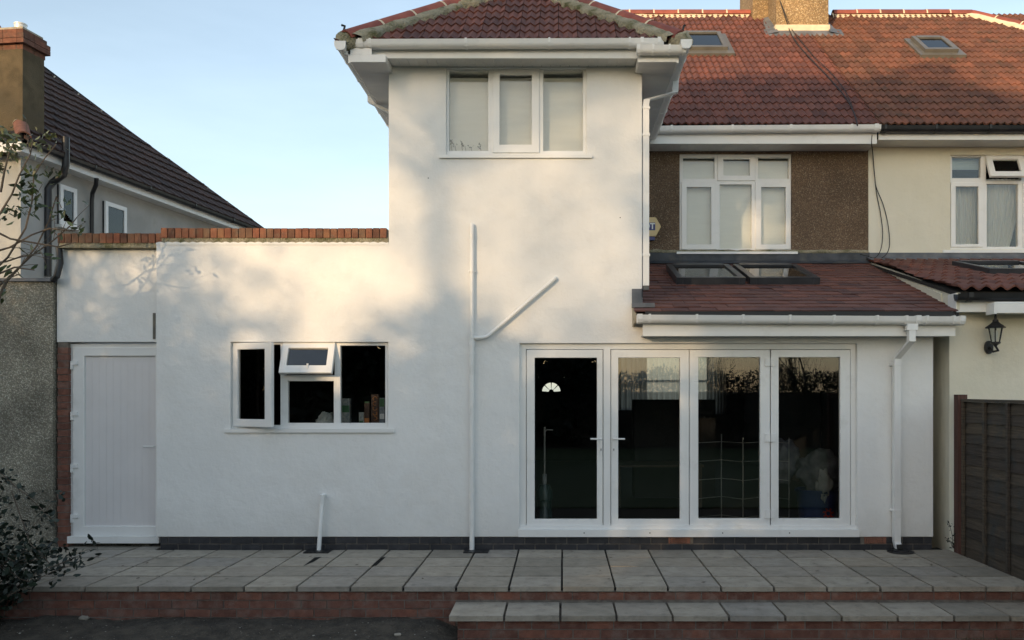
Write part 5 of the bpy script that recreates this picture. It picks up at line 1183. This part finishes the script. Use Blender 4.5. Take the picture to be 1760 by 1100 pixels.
def shade_screen():
    """unseen leaf screen added for soft wall shade: dense below, thin twiggy tops"""
    rng = random.Random(77); pts = []; big = []
    for _ in range(5200):
        x = rng.uniform(-48, -16); big.append(Vector((x, rng.uniform(-49, -44), G+rng.random()*(13.1+0.7*noise.noise(Vector((x*0.5, 0, 0)))+(0.0 if x > -31 else -0.6)))))
    for _ in range(26000):
        x = rng.uniform(-50, -14); top = 16.9+0.8*noise.noise(Vector((x*0.45, 3, 0)))+(1.8 if x < -36 else 0)
        z = rng.uniform(12.2, top); dens = 1.0 if x > -30.2 else (0.28 if x > -36 else 0.85)
        if x > -31.2 and x < -30.2: dens = 0.28+0.72*(x+31.2)
        if rng.random() > dens: continue
        pts.append(Vector((x, rng.uniform(-49, -44), G+z)))
    polys, var = [], []
    for L, P in ((0.85, big), (0.2, pts)):
        for p in P: polys.append(leaf_poly(p, rv(rng), rv(rng), L*rng.uniform(0.7, 1.2), L*0.6)); var.append(rng.random())
    o = link('shade_screen', mesh_from_polys('shade_screen', polys, 'leaf_dark', var)); o['kind'] = 'stuff'; o['label'] = 'foliage screen added far behind the camera to shade the walls'
shade_screen()  # foliage added out of view, density shaped to tone sun on walls
canopy('leafy_tree', 'small leafy tree beyond the left boundary near the house', (-10.6, -0.2, G), 6.3, 2.3, 9, 3.9, 0.95, L=0.08, clump=2.6, thr=0.0, m='leaf', base_n=5200, lowL=0.3)
def pine(name, label, loc, z0, H, rad, seed, n=1500):  # bare stem, high flat crown: added out of view to shade the roofs
    rng = random.Random(seed); root = thing(name, label, 'tree', loc); b = Vector(loc); bm = B()
    tube(bm, [b, b+Vector((0.1,0,H*0.5)), b+Vector((0,0,H-0.5))], [0.22, 0.16, 0.06], 8); obj('trunk', bm, 'bark', root)
    bt = B(); pts = []
    for _ in range(26):
        a = rng.uniform(0, 6.283); z = rng.uniform(z0-0.4, H-0.5); r = rad*rng.uniform(0.5, 1); tube(bt, [b+Vector((0,0,z-0.6)), b+Vector((r*0.5*math.cos(a), r*0.5*math.sin(a), z-0.1)), b+Vector((r*math.cos(a), r*math.sin(a), z+0.2))], [0.06, 0.04, 0.015], 4, cap=False)
    obj('branches', bt, 'bark', root)
    while len(pts) < n:
        a = rng.uniform(0, 6.283); r = rad*rng.random()**0.5; t = rng.random(); top = (H-z0)*(1-0.35*(r/rad)**2)
        p = b+Vector((r*math.cos(a), r*math.sin(a), z0+top*t-b.z)); 
        if noise.noise(p*0.7) > 0.3: continue
        pts.append(p)
    foliage('crown', root, pts, 'leaf_dark', 0.3, rng); return root
pine('shade_pine', 'tall bare stemmed pine with flat crown added far behind the evergreens to shade the roof', (-14.4, -22.0, G), 11.7, 13.4, 2.9, 31, 2600)
pine('shade_pine', 'bare stemmed pine with small flat crown added left of the taller one for roof shade', (-18.2, -22.6, G), 11.5, 12.5, 2.0, 32, 1300)
canopy('evergreen_tree', 'low bushy evergreen behind the lawn', (-3.4, -13.6, G), 4.6, 2.2, 7, 3.6, 1.0, base_n=3000)
canopy('evergreen_tree', 'low bushy evergreen right of centre behind the lawn', (0.2, -13.8, G), 4.2, 1.9, 8, 3.4, 1.0, base_n=3000)
tree('bare_tree', 'bare tall tree left of centre at the garden end', (-17.4, -9.0, G), 9.3, 0.95, 11, levels=5, r0=0.17, minr=0.010)
tree('bare_tree', 'bare wide tree straight behind the lawn', (4.6, -13.5, G), 6.6, 1.15, 14, levels=5, r0=0.12, minr=0.007)
tree('bare_tree', 'bare slender tree at the right garden end', (9.0, -13.2, G), 6.2, 1.15, 15, levels=5, r0=0.12, minr=0.007)
tree('bare_tree', 'bare forked tree farthest right at the garden end', (12.6, -13.0, G), 6.2, 1.15, 16, levels=5, r0=0.12, minr=0.007)
def hedge(label, x0, x1, y0, y1, H, seed, n):
    rng = random.Random(seed); root = thing('hedge', label, 'hedge', ((x0+x1)/2, (y0+y1)/2, G)); pts = []
    for _ in range(n):
        x = rng.uniform(x0, x1); y = rng.uniform(y0, y1); h = H*(1+0.16*noise.noise(Vector((x*0.7, seed, 0)))+0.08*noise.noise(Vector((x*2.4, seed, 3))))
        pts.append(Vector((x, y, G+h*rng.random()**0.6)))
    foliage('leaves', root, pts, 'leaf_dark', 0.11, rng, per=3, spread=0.12)
    bm = B(); box(bm, x0+0.2, x1-0.2, (y0+y1)/2-0.2, (y0+y1)/2+0.2, G, G+H*0.72); obj('inner_growth', bm, 'bark', root)
hedge('tall hedge added out of view on the left to darken the sash reflection', -9.6, -8.3, 1.6, 7.4, 3.6, 6, 14000)  # added out of view so the open sash reflects something dark
hedge('dark hedge along the end of the garden', -8.5, 17, -13.4, -12.0, 2.7, 4, 15000)

# dark leafy shrub at lower left
rng = random.Random(21); sh = thing('shrub', 'dark broad leaved shrub at the lower left corner of the patio', 'shrub', (-4.95, 7.1, G))
bm = B(); pts = []
for i in range(95):
    base = Vector((-5.25+rng.uniform(-0.35, 0.35), 7.2+rng.uniform(-0.4, 0.3), G)); L = rng.uniform(0.45, 1.05)
    d = Vector((rng.uniform(-0.5, 0.5), rng.uniform(-0.45, 0.25), 1)).normalized(); P = [base]; q = base.copy()
    for k_ in range(8):
        d = (d+rv(rng, 0.17)+Vector((0.02, -0.01, -0.085))).normalized(); q = q+d*L/6; P.append(q.copy())
        pts += [q+rv(rng, 0.06) for _ in range(6)]
    tube(bm, P, [0.008*(1-0.09*k_) for k_ in range(9)], 5)
obj('stems', bm, 'twig', sh); foliage('leaves', sh, pts, 'leaf_dark', 0.06, rng, per=2, spread=0.06, Wd=0.034)
# overhanging sprig reaching across the slabs
sg = thing('overhanging_branch', 'thin drooping branch with dark leaves hanging over the left slabs', 'branch', px(10, 960, 6.9))
bm = B(); pts = []
for line in (((0, 812), (12, 822), (26, 836), (45, 850), (66, 870), (84, 888), (98, 902)), ((0, 948), (18, 962), (36, 968), (60, 962), (78, 958)), ((0, 975), (22, 985), (34, 995), (50, 1000), (62, 985)), ((20, 845), (40, 900), (52, 935), (75, 955), (84, 968))):
    P = [px(u, v, 6.9+rng.uniform(-0.1, 0.1)) for u, v in line]; tube(bm, P, 0.005, 5)
    for a, b in zip(P, P[1:]): pts += [a.lerp(b, rng.random()) for _ in range(3)]
obj('stem', bm, 'twig', sg); foliage('leaves', sg, pts, 'leaf_dark', 0.065, rng, per=2, spread=0.03, Wd=0.036)
# tall thin shrub against the left house
tl = thing('climbing_shrub', 'straggly thin shrub with pale tip leaves before the left house', 'shrub', (-5.6, 7.8, G))
bm = B(); Yt = 7.9
lines = [((-20, 470), (10, 440), (40, 395), (55, 350), (62, 305), (80, 270), (92, 245)), ((-20, 420), (0, 372), (20, 330), (36, 300), (50, 265), (57, 240)),
         ((-20, 395), (20, 412), (60, 418), (100, 421), (128, 419)), ((-10, 500), (20, 470), (60, 440), (95, 415), (120, 385), (134, 372)), ((-10, 520), (10, 485), (35, 455), (60, 425), (80, 380), (92, 335), (101, 355)),
         ((-20, 450), (15, 452), (40, 442), (70, 436)), ((-15, 480), (25, 462), (58, 463)), ((0, 330), (8, 300), (18, 270), (25, 240)), ((-10, 430), (18, 428), (50, 402), (88, 393), (120, 398), (134, 398)), ((-10, 540), (2, 500), (12, 478), (34, 470))]
ends = []
for ln in lines:
    y = Yt+rng.uniform(-0.25, 0.25); P = [px(u, v, y)+rv(rng, 0.02) for u, v in ln]; tube(bm, P, [0.011-0.0075*i/len(P) for i in range(len(P))], 5)
    for a, b in zip(P[1:], P[2:]):
        if rng.random() < 0.6:
            d = (b-a).normalized()+rv(rng, 0.8); e = a+d.normalized()*rng.uniform(0.12, 0.35); tube(bm, [a, a.lerp(e, 0.5)+rv(rng, 0.02), e], [0.004, 0.003, 0.002], 4); ends.append(e)
base = Vector((-5.45, 7.9, G)); tube(bm, [base, base+Vector((0.05,0,1.4)), px(-15, 480, Yt)], [0.03, 0.025, 0.015], 7)
obj('stems', bm, 'twig', tl)
cl_d, cl_l = [], []
for (u, v, n_) in ((43, 324, 22), (54, 304, 10), (16, 369, 22), (52, 356, 20), (30, 350, 8), (101, 356, 12), (92, 304, 10), (66, 300, 8), (134, 394, 9), (62, 345, 12), (8, 470, 12), (2, 500, 12)):
    c = px(u, v, Yt); cl_d += [c+rv(rng, 0.07) for _ in range(n_)]
for (u, v, n_) in ((57, 238, 12), (93, 242, 12), (10, 245, 30), (22, 262, 26), (4, 280, 22), (30, 250, 12), (62, 268, 7), (10, 225, 10)):
    c = px(u, v, Yt); cl_l += [c+rv(rng, 0.075) for _ in range(n_)]
foliage('leaves', tl, cl_d+ends, 'leaf', 0.085, rng, Wd=0.03); foliage('tip_leaves', tl, cl_l, 'leaf_grey', 0.08, rng, Wd=0.032)
# small weed at the fence post
wd_ = thing('weed', 'small weed growing against the cream wall by the fence post', 'plant', (4.13, 8.93, 0))
bm = B(); pts = []
for (u, v) in ((1631, 897), (1640, 915), (1627, 925), (1646, 905)):
    P = [px(1638, 942, 8.9), px((u+1638)/2+2, (v+942)/2, 8.9), px(u, v, 8.88)]; tube(bm, P, 0.003, 4); pts += [P[1].lerp(P[2], rng.random())+rv(rng, 0.015) for _ in range(9)]+[P[0].lerp(P[1], rng.random())+rv(rng, 0.01) for _ in range(5)]
obj('stems', bm, 'twig', wd_); foliage('leaves', wd_, pts, 'leaf_dark', 0.028, rng, Wd=0.018)
# gravel and debris in the soil
polys, var = [], []
ico = B(); bmesh.ops.create_icosphere(ico, subdivisions=1, radius=1); iv = [v.co.copy() for v in ico.verts]; fi = [[v.index for v in f.verts] for f in ico.faces]; ico.free()
def stone_polys(c, s):
    T = Matrix.Rotation(rng.uniform(0, 6), 3, 'Z'); q = [T @ Vector((v.x*s*rng.uniform(0.8, 1.3), v.y*s*rng.uniform(0.7, 1.1), v.z*s*0.55)) + c for v in iv]; return [[q[i] for i in f] for f in fi]
for _ in range(3200):
    x = rng.uniform(-6, 4.6); y = rng.uniform(6.0, 7.35) if x < -0.95 else rng.uniform(6.0, 6.95); s = 0.003+0.011*rng.random()**4
    ps = stone_polys(Vector((x, y, gz(x, y)+s*0.2)), s); polys += ps; var += [rng.random()]*len(ps)
o = link('gravel', mesh_from_polys('gravel', polys, 'stone', var)); o['kind'] = 'stuff'; o['label'] = 'small stones and builders rubble scattered in the soil'
for i, (u, v, s, lab) in enumerate(((145, 1072, 0.035, 'pale rounded stone in the soil at lower left'), (684, 1094, 0.022, 'flat pale stone chip on the soil left of the step'), (1082, 1096, 0.018, 'small white stone chip below the step risers'))):
    p = ray_plane(u, v, Vector((0, 0, -0.31)), Vector((0, 0, 1))); bm = B(); bmesh.ops.create_icosphere(bm, subdivisions=3, radius=s, matrix=Matrix.Translation(Vector((p.x, p.y, gz(p.x, p.y)+s*0.3))) @ Matrix.Diagonal((1.4, 0.9, 0.6, 1)))
    for q in bm.verts: q.co += q.normal*noise.noise(q.co*40)*s*0.4
    tag(obj('stone', bm, 'slab', smooth='all'), lab, 'stone')
polys, var = [], []
for _ in range(2600):
    x, y = rng.uniform(2.6, 4.6), rng.uniform(6.1, 6.93)
    if noise.noise(Vector((x*1.8, y*2, 9))) + (x-3.2)*0.5 < 0.1: continue
    h = rng.uniform(0.03, 0.09); b0 = Vector((x, y, gz(x, y)-0.005)); t = b0+Vector((rng.uniform(-0.03, 0.03), rng.uniform(-0.03, 0.03), h)); s = Vector((rng.uniform(-1, 1), rng.uniform(-1, 1), 0)).normalized()*0.003
    polys.append([b0-s, b0+s, t]); var.append(rng.random())
o = link('grass', mesh_from_polys('grass', polys, 'grass_blade', var)); o['kind'] = 'stuff'; o['label'] = 'tufts of grass beside the lower step at the right'

# ================================================================= things inside
fwn = obj('front_window', (lambda b_: (grid_solid(b_, [fw], [(fw[0]+0.06, fw[0]+0.62, Z_(655, YFW)+0.03, fw[3]-0.05), (fw[0]+0.70, fw[1]-0.70, Z_(655, YFW)+0.03, fw[3]-0.05), (fw[1]-0.62, fw[1]-0.06, Z_(655, YFW)+0.03, fw[3]-0.05),
    (fw[0]+0.06, fw[0]+0.62, fw[2]+0.05, Z_(655, YFW)-0.03), (fw[0]+0.70, fw[1]-0.70, fw[2]+0.05, Z_(655, YFW)-0.03), (fw[1]-0.62, fw[1]-0.06, fw[2]+0.05, Z_(655, YFW)-0.03)], YFW, YFW+0.06), b_)[1])(B()), 'room_wall', house)
for i, (a, b, z) in enumerate(((1058, 1112, 705), (1112, 1214, 690), (1214, 1248, 712))):
    r_ = rect(a, 600, b, z, YFW-0.25); net('curtain', r_, YFW-0.25, ('dark gathered curtain at left of the far room window', 'sheer curtain across the middle of the far room window', 'grey curtain hanging right of the far room window')[i], m=('sheer' if i == 1 else 'curtain'), fr=(6, 11, 6)[i], amp=0.04)
fd = obj('fanlight', (lambda b_: (grid_solid(b_, [fan], [], YFW+0.02, YFW+0.03), b_)[1])(B()), 'glass', house)
# dark surround leaving four fan panes
cx_, cz_ = X_(947.5, YFW), Z_(673.5, YFW); ro, ri = 0.215, 0.06
bm = B(); seg = []
allowed = [(4, 42), (48, 87), (93, 132), (138, 176)]
x0, x1, z0_, z1_ = fan[0], fan[1], fan[2], fan[3]
def ringpt(a, r): return Vector((cx_+r*math.cos(R(a)), YFW-0.01, cz_+r*math.sin(R(a))))
def outer(a):
    dx_, dz_ = math.cos(R(a)), math.sin(R(a)); t = min([(x1-cx_)/dx_ if dx_ > 1e-6 else 1e9, (x0-cx_)/dx_ if dx_ < -1e-6 else 1e9, (z1_-cz_)/dz_ if dz_ > 1e-6 else 1e9]); return Vector((cx_+dx_*t, YFW-0.01, cz_+dz_*t))
for a in range(0, 180, 3):
    p = [ringpt(a, ro), outer(a), outer(a+3), ringpt(a+3, ro)]; bm.faces.new([bm.verts.new(q) for q in p])
    bm.faces.new([bm.verts.new(q) for q in (ringpt(a, 0), ringpt(a, ri), ringpt(a+3, ri))])
for a0_, a1_ in ((0, 4), (42, 48), (87, 93), (132, 138), (176, 180)):
    bm.faces.new([bm.verts.new(q) for q in (ringpt(a0_, ri), ringpt(a0_, ro), ringpt(a1_, ro), ringpt(a1_, ri))])
bm.faces.new([bm.verts.new(q) for q in (Vector((x0, YFW-0.01, z0_)), Vector((x1, YFW-0.01, z0_)), Vector((x1, YFW-0.01, cz_)), Vector((x0, YFW-0.01, cz_)))])
bmesh.ops.solidify(bm, geom=bm.faces[:], thickness=0.02); obj('fanlight_surround', bm, 'room_wall', house)
# upright cleaner just inside the first door pane
p = px(936, 890, 9.75); vc = thing('upright_cleaner', 'dark green upright cylinder with tall pole handle inside first door pane', 'cleaner', (p.x, p.y, 0.05))
bm = B(); lathe(bm, p.x, p.y, [(0.085, 0.06), (0.09, 0.10), (0.09, 0.30), (0.082, 0.31), (0.082, 0.44), (0.092, 0.45), (0.092, 0.54), (0.06, 0.62)], 18); obj('canister', bm, 'bottle_green', vc, smooth=True)
bm = B(); lathe(bm, p.x, p.y, [(0.022, 0.62), (0.030, 0.66), (0.026, 0.74)], 12); obj('collar', bm, 'fabric_white', vc, smooth=True)
bm = B(); tube(bm, [(p.x, p.y, 0.73), (p.x, p.y, 1.28)], 0.011, 10); obj('pole', bm, 'metal', vc, smooth=True)
bm = B(); tube(bm, [(p.x, p.y, 1.22), (p.x+0.03, p.y, 1.25), (p.x+0.10, p.y, 1.245)], 0.008, 8); obj('handle', bm, 'metal', vc, smooth=True)
# tall dark cabinet / screen behind second pane
a = rect(1090, 687, 1185, 900, 13.0); sc = thing('tall_cabinet', 'black flat topped cabinet silhouetted behind the second door pane', 'cabinet', (a[0]+0.5, 13.3, 0.05))
bm = B(); box(bm, a[0], a[1]+0.4, 13.0, 13.4, 0.05, a[3]); obj('carcass', bm, 'room_wall', sc, bevel=0.01)
bm = B(); box(bm, a[0]+0.03, a[0]+0.6, 12.985, 12.999, 0.1, a[3]-0.04); obj('cabinet_door', bm, 'room_wall', sc, bevel=0.004)
# low table with clutter
tb = thing('low_table', 'low dark table behind the second door pane', 'table', (1.2, 11.2, 0.05))
bm = B(); box(bm, 0.75, 2.0, 11.9, 12.6, 0.62, 0.65); obj('tabletop', bm, 'wood_dark', tb, bevel=0.004)
for xx, yy in ((0.8, 11.95), (1.95, 11.95), (0.8, 12.55), (1.95, 12.55)):
    bm = B(); box(bm, xx-0.025, xx+0.025, yy-0.025, yy+0.025, 0.05, 0.619); obj('leg', bm, 'wood_dark', tb)
# folding wire screen
fg = thing('folding_wire_guard', 'folding wire guard with crossbars standing behind the third door pane', 'guard', (2.0, 9.9, 0.05))
post = [(1200, 9.75), (1240, 9.95), (1277, 9.7), (1318, 9.95), (1356, 9.7)]
PP = [Vector((X_(u, y), y, 0)) for u, y in post]
for i, q in enumerate(PP):
    bm = B(); tube(bm, [q+Vector((0,0,0.06)), q+Vector((0,0,1.16+0.03*(i % 2)))], 0.007 if i % 2 or i == 2 else 0.005, 6); obj('upright', bm, 'metal', fg)
for i in range(4):
    for k_ in range(5):
        z = 1.10-0.215*k_; bm = B(); tube(bm, [PP[i]+Vector((0,0,z)), PP[i+1]+Vector((0,0,z))], 0.004, 5); obj('crossbar', bm, 'metal', fg)
# laundry heap on a blue bin
p = px(1405, 880, 10.1); bn = thing('storage_bin', 'dark blue storage bin with red print behind the fourth door pane', 'bin', (p.x, p.y, 0.05))
bm = B(); lathe(bm, p.x, p.y, [(0.20, 0.055), (0.25, 0.50), (0.265, 0.50), (0.265, 0.53), (0.24, 0.53), (0.235, 0.49)], 20); obj('tub', bm, 'bin_blue', bn, smooth=True)
bm = B(); c = Vector((p.x+0.05, p.y-0.25, 0.27))
for k_ in range(7):
    a_ = k_*0.9; tube(bm, [c+Vector((0.06*math.cos(a_), 0, 0.06*math.sin(a_))), c+Vector((0.03*math.cos(a_+1.4), -0.002, 0.03*math.sin(a_+1.4))), c+Vector((0.065*math.cos(a_+2.1), 0, 0.065*math.sin(a_+2.1)))], 0.006, 5)
obj('red_print', bm, 'red_print', bn)
def heap(name, label, c, s, m, seed, cat='laundry'):
    bm = B(); bmesh.ops.create_icosphere(bm, subdivisions=4, radius=1)
    for v in bm.verts:
        d = v.co.copy(); k_ = 1+0.38*noise.noise(d*1.8+Vector((seed, 0, 0)))+0.30*abs(noise.noise(d*4+Vector((0, seed, 0))))-0.16*abs(noise.noise(d*9+Vector((0, seed, 4)))); v.co = Vector((d.x*s[0]*k_, d.y*s[1]*k_, d.z*s[2]*k_))+c
    return tag(obj(name, bm, m, smooth='all'), label, cat)
heap('laundry_heap', 'heap of grey laundry piled over the blue bin', Vector((p.x, p.y, 0.75)), (0.27, 0.2, 0.22), 'fabric_grey', 3)
heap('white_cloth', 'crumpled white cloth hanging from the laundry heap', Vector((p.x+0.01, p.y-0.22, 0.60)), (0.085, 0.05, 0.17), 'fabric_white', 8)
q = px(1350, 790, 10.3); heap('grey_garment', 'grey garment slumped behind the wire guard', Vector((q.x, q.y, 0.85)), (0.16, 0.12, 0.24), 'fabric_grey', 5)
# kitchen worktop items
zc_ = 1.236
p = px(560, 712, 9.25); heap('plastic_bag', 'crumpled pale plastic bag inside the middle kitchen pane', Vector((p.x-0.02, 9.33, zc_+0.11)), (0.10, 0.08, 0.105), 'bag', 12, 'bag')
def pack(name, u0, u1, vt, m, label, cat, band=None, lid=None, y=9.27):
    x0, x1 = X_(u0, y), X_(u1, y); zt = Z_(vt, y); r = thing(name, label, cat, ((x0+x1)/2, y+0.04, zc_))
    bm = B(); box(bm, x0, x1, y, y+0.07, zc_, zt); obj('body', bm, m, r, bevel=0.003)
    if band:
        for (a_, b_, mm) in band:
            h = zt-zc_; bm = B(); box(bm, x0+0.004, x1-0.004, y-0.0015, y-0.0003, zc_+h*a_, zc_+h*b_); obj('printed_band', bm, mm, r)
    if lid:
        bm = B(); box(bm, x0+0.004, x1-0.004, y+0.004, y+0.066, zt, zt+0.018); obj('lid', bm, lid, r, bevel=0.003)
pack('carton', 586, 601, 685, 'pack_pale', 'pale blue carton leftmost behind the right kitchen pane', 'carton', [(0.1, 0.3, 'pack_orange'), (0.6, 0.8, 'pack_green')])
pack('tin', 617, 625, 709, 'pack_pale', 'short pale tin left of the green topped jar', 'tin', [(0.3, 0.6, 'pack_green')])
pack('jar', 626, 635, 693, 'pack_brown', 'dark jar with pale green top among kitchen packets', 'jar', [(0.3, 0.5, 'pack_orange')], lid='pack_green')
t_ = pack('cereal_box', 638, 650.5, 678, 'pack_brown', 'tall brown packet with orange scroll print behind kitchen glass', 'packet')
bm = B(); y = 9.266
for k_ in range(5):
    c = px(644.5, 685+k_*8.5, y); pts = [c+Vector((0.022*math.cos(a_), 0, 0.020*math.sin(a_))) for a_ in [k_+j*0.7 for j in range(7)]]; tube(bm, pts, 0.0045, 5)
sw_ = [o for o in bpy.data.objects if o.name == 'cereal_box'][0]; obj('scroll_print', bm, 'pack_orange', sw_)
pack('stacked_packet', 652, 661, 684, 'pack_blue', 'pale blue packet beside the orange printed one at window edge', 'packet', [(0.75, 0.98, 'pack_green'), (0.4, 0.55, 'white_print')])
# seedlings on the sill of the upper window
hp = thing('seedling_tray', 'row of small leafy seedlings low behind the upper left pane', 'plant', (X_(795, YW+0.1), YW+0.1, Z_(259, YW)))
bm = B(); r_ = rect(772, 259, 838, 264, YW+0.11); box(bm, r_[0], r_[1], YW+0.12, YW+0.16, r_[2], r_[3]); obj('tray', bm, 'upvc_dirty', hp)
bm = B(); pts = []
for (u, v, n_) in ((775, 243, 9), (782, 250, 6), (793, 246, 6), (799, 251, 4), (809, 252, 6), (825, 252, 6)):
    a = px(u+2, 260, YW+0.14); b = px(u, v, YW+0.13); tube(bm, [a, b], 0.002, 4); pts += [b+rv(rng, 0.02) for _ in range(n_)]
obj('stems', bm, 'twig', hp); foliage('leaves', hp, pts, 'leaf', 0.03, rng, Wd=0.016)

# things of one kind share a group
GR = {'gully_cover': 'drain covers along the foot of the wall', 'evergreen_tree': 'evergreens at the garden end', 'bare_tree': 'bare trees at the garden end', 'shade_pine': 'tall pines added beyond the garden for roof shade',
      'net_curtain': 'net curtains in the cream house window', 'roller_blind': 'roller blinds behind upper windows', 'curtain': 'curtains in the far front room window', 'hedge': 'garden hedges', 'stone': 'loose stones in the soil'}
for o in bpy.data.objects:
    k = o.name.split('.')[0]
    if o.parent is None and k in GR and 'category' in o: o['group'] = GR[k]
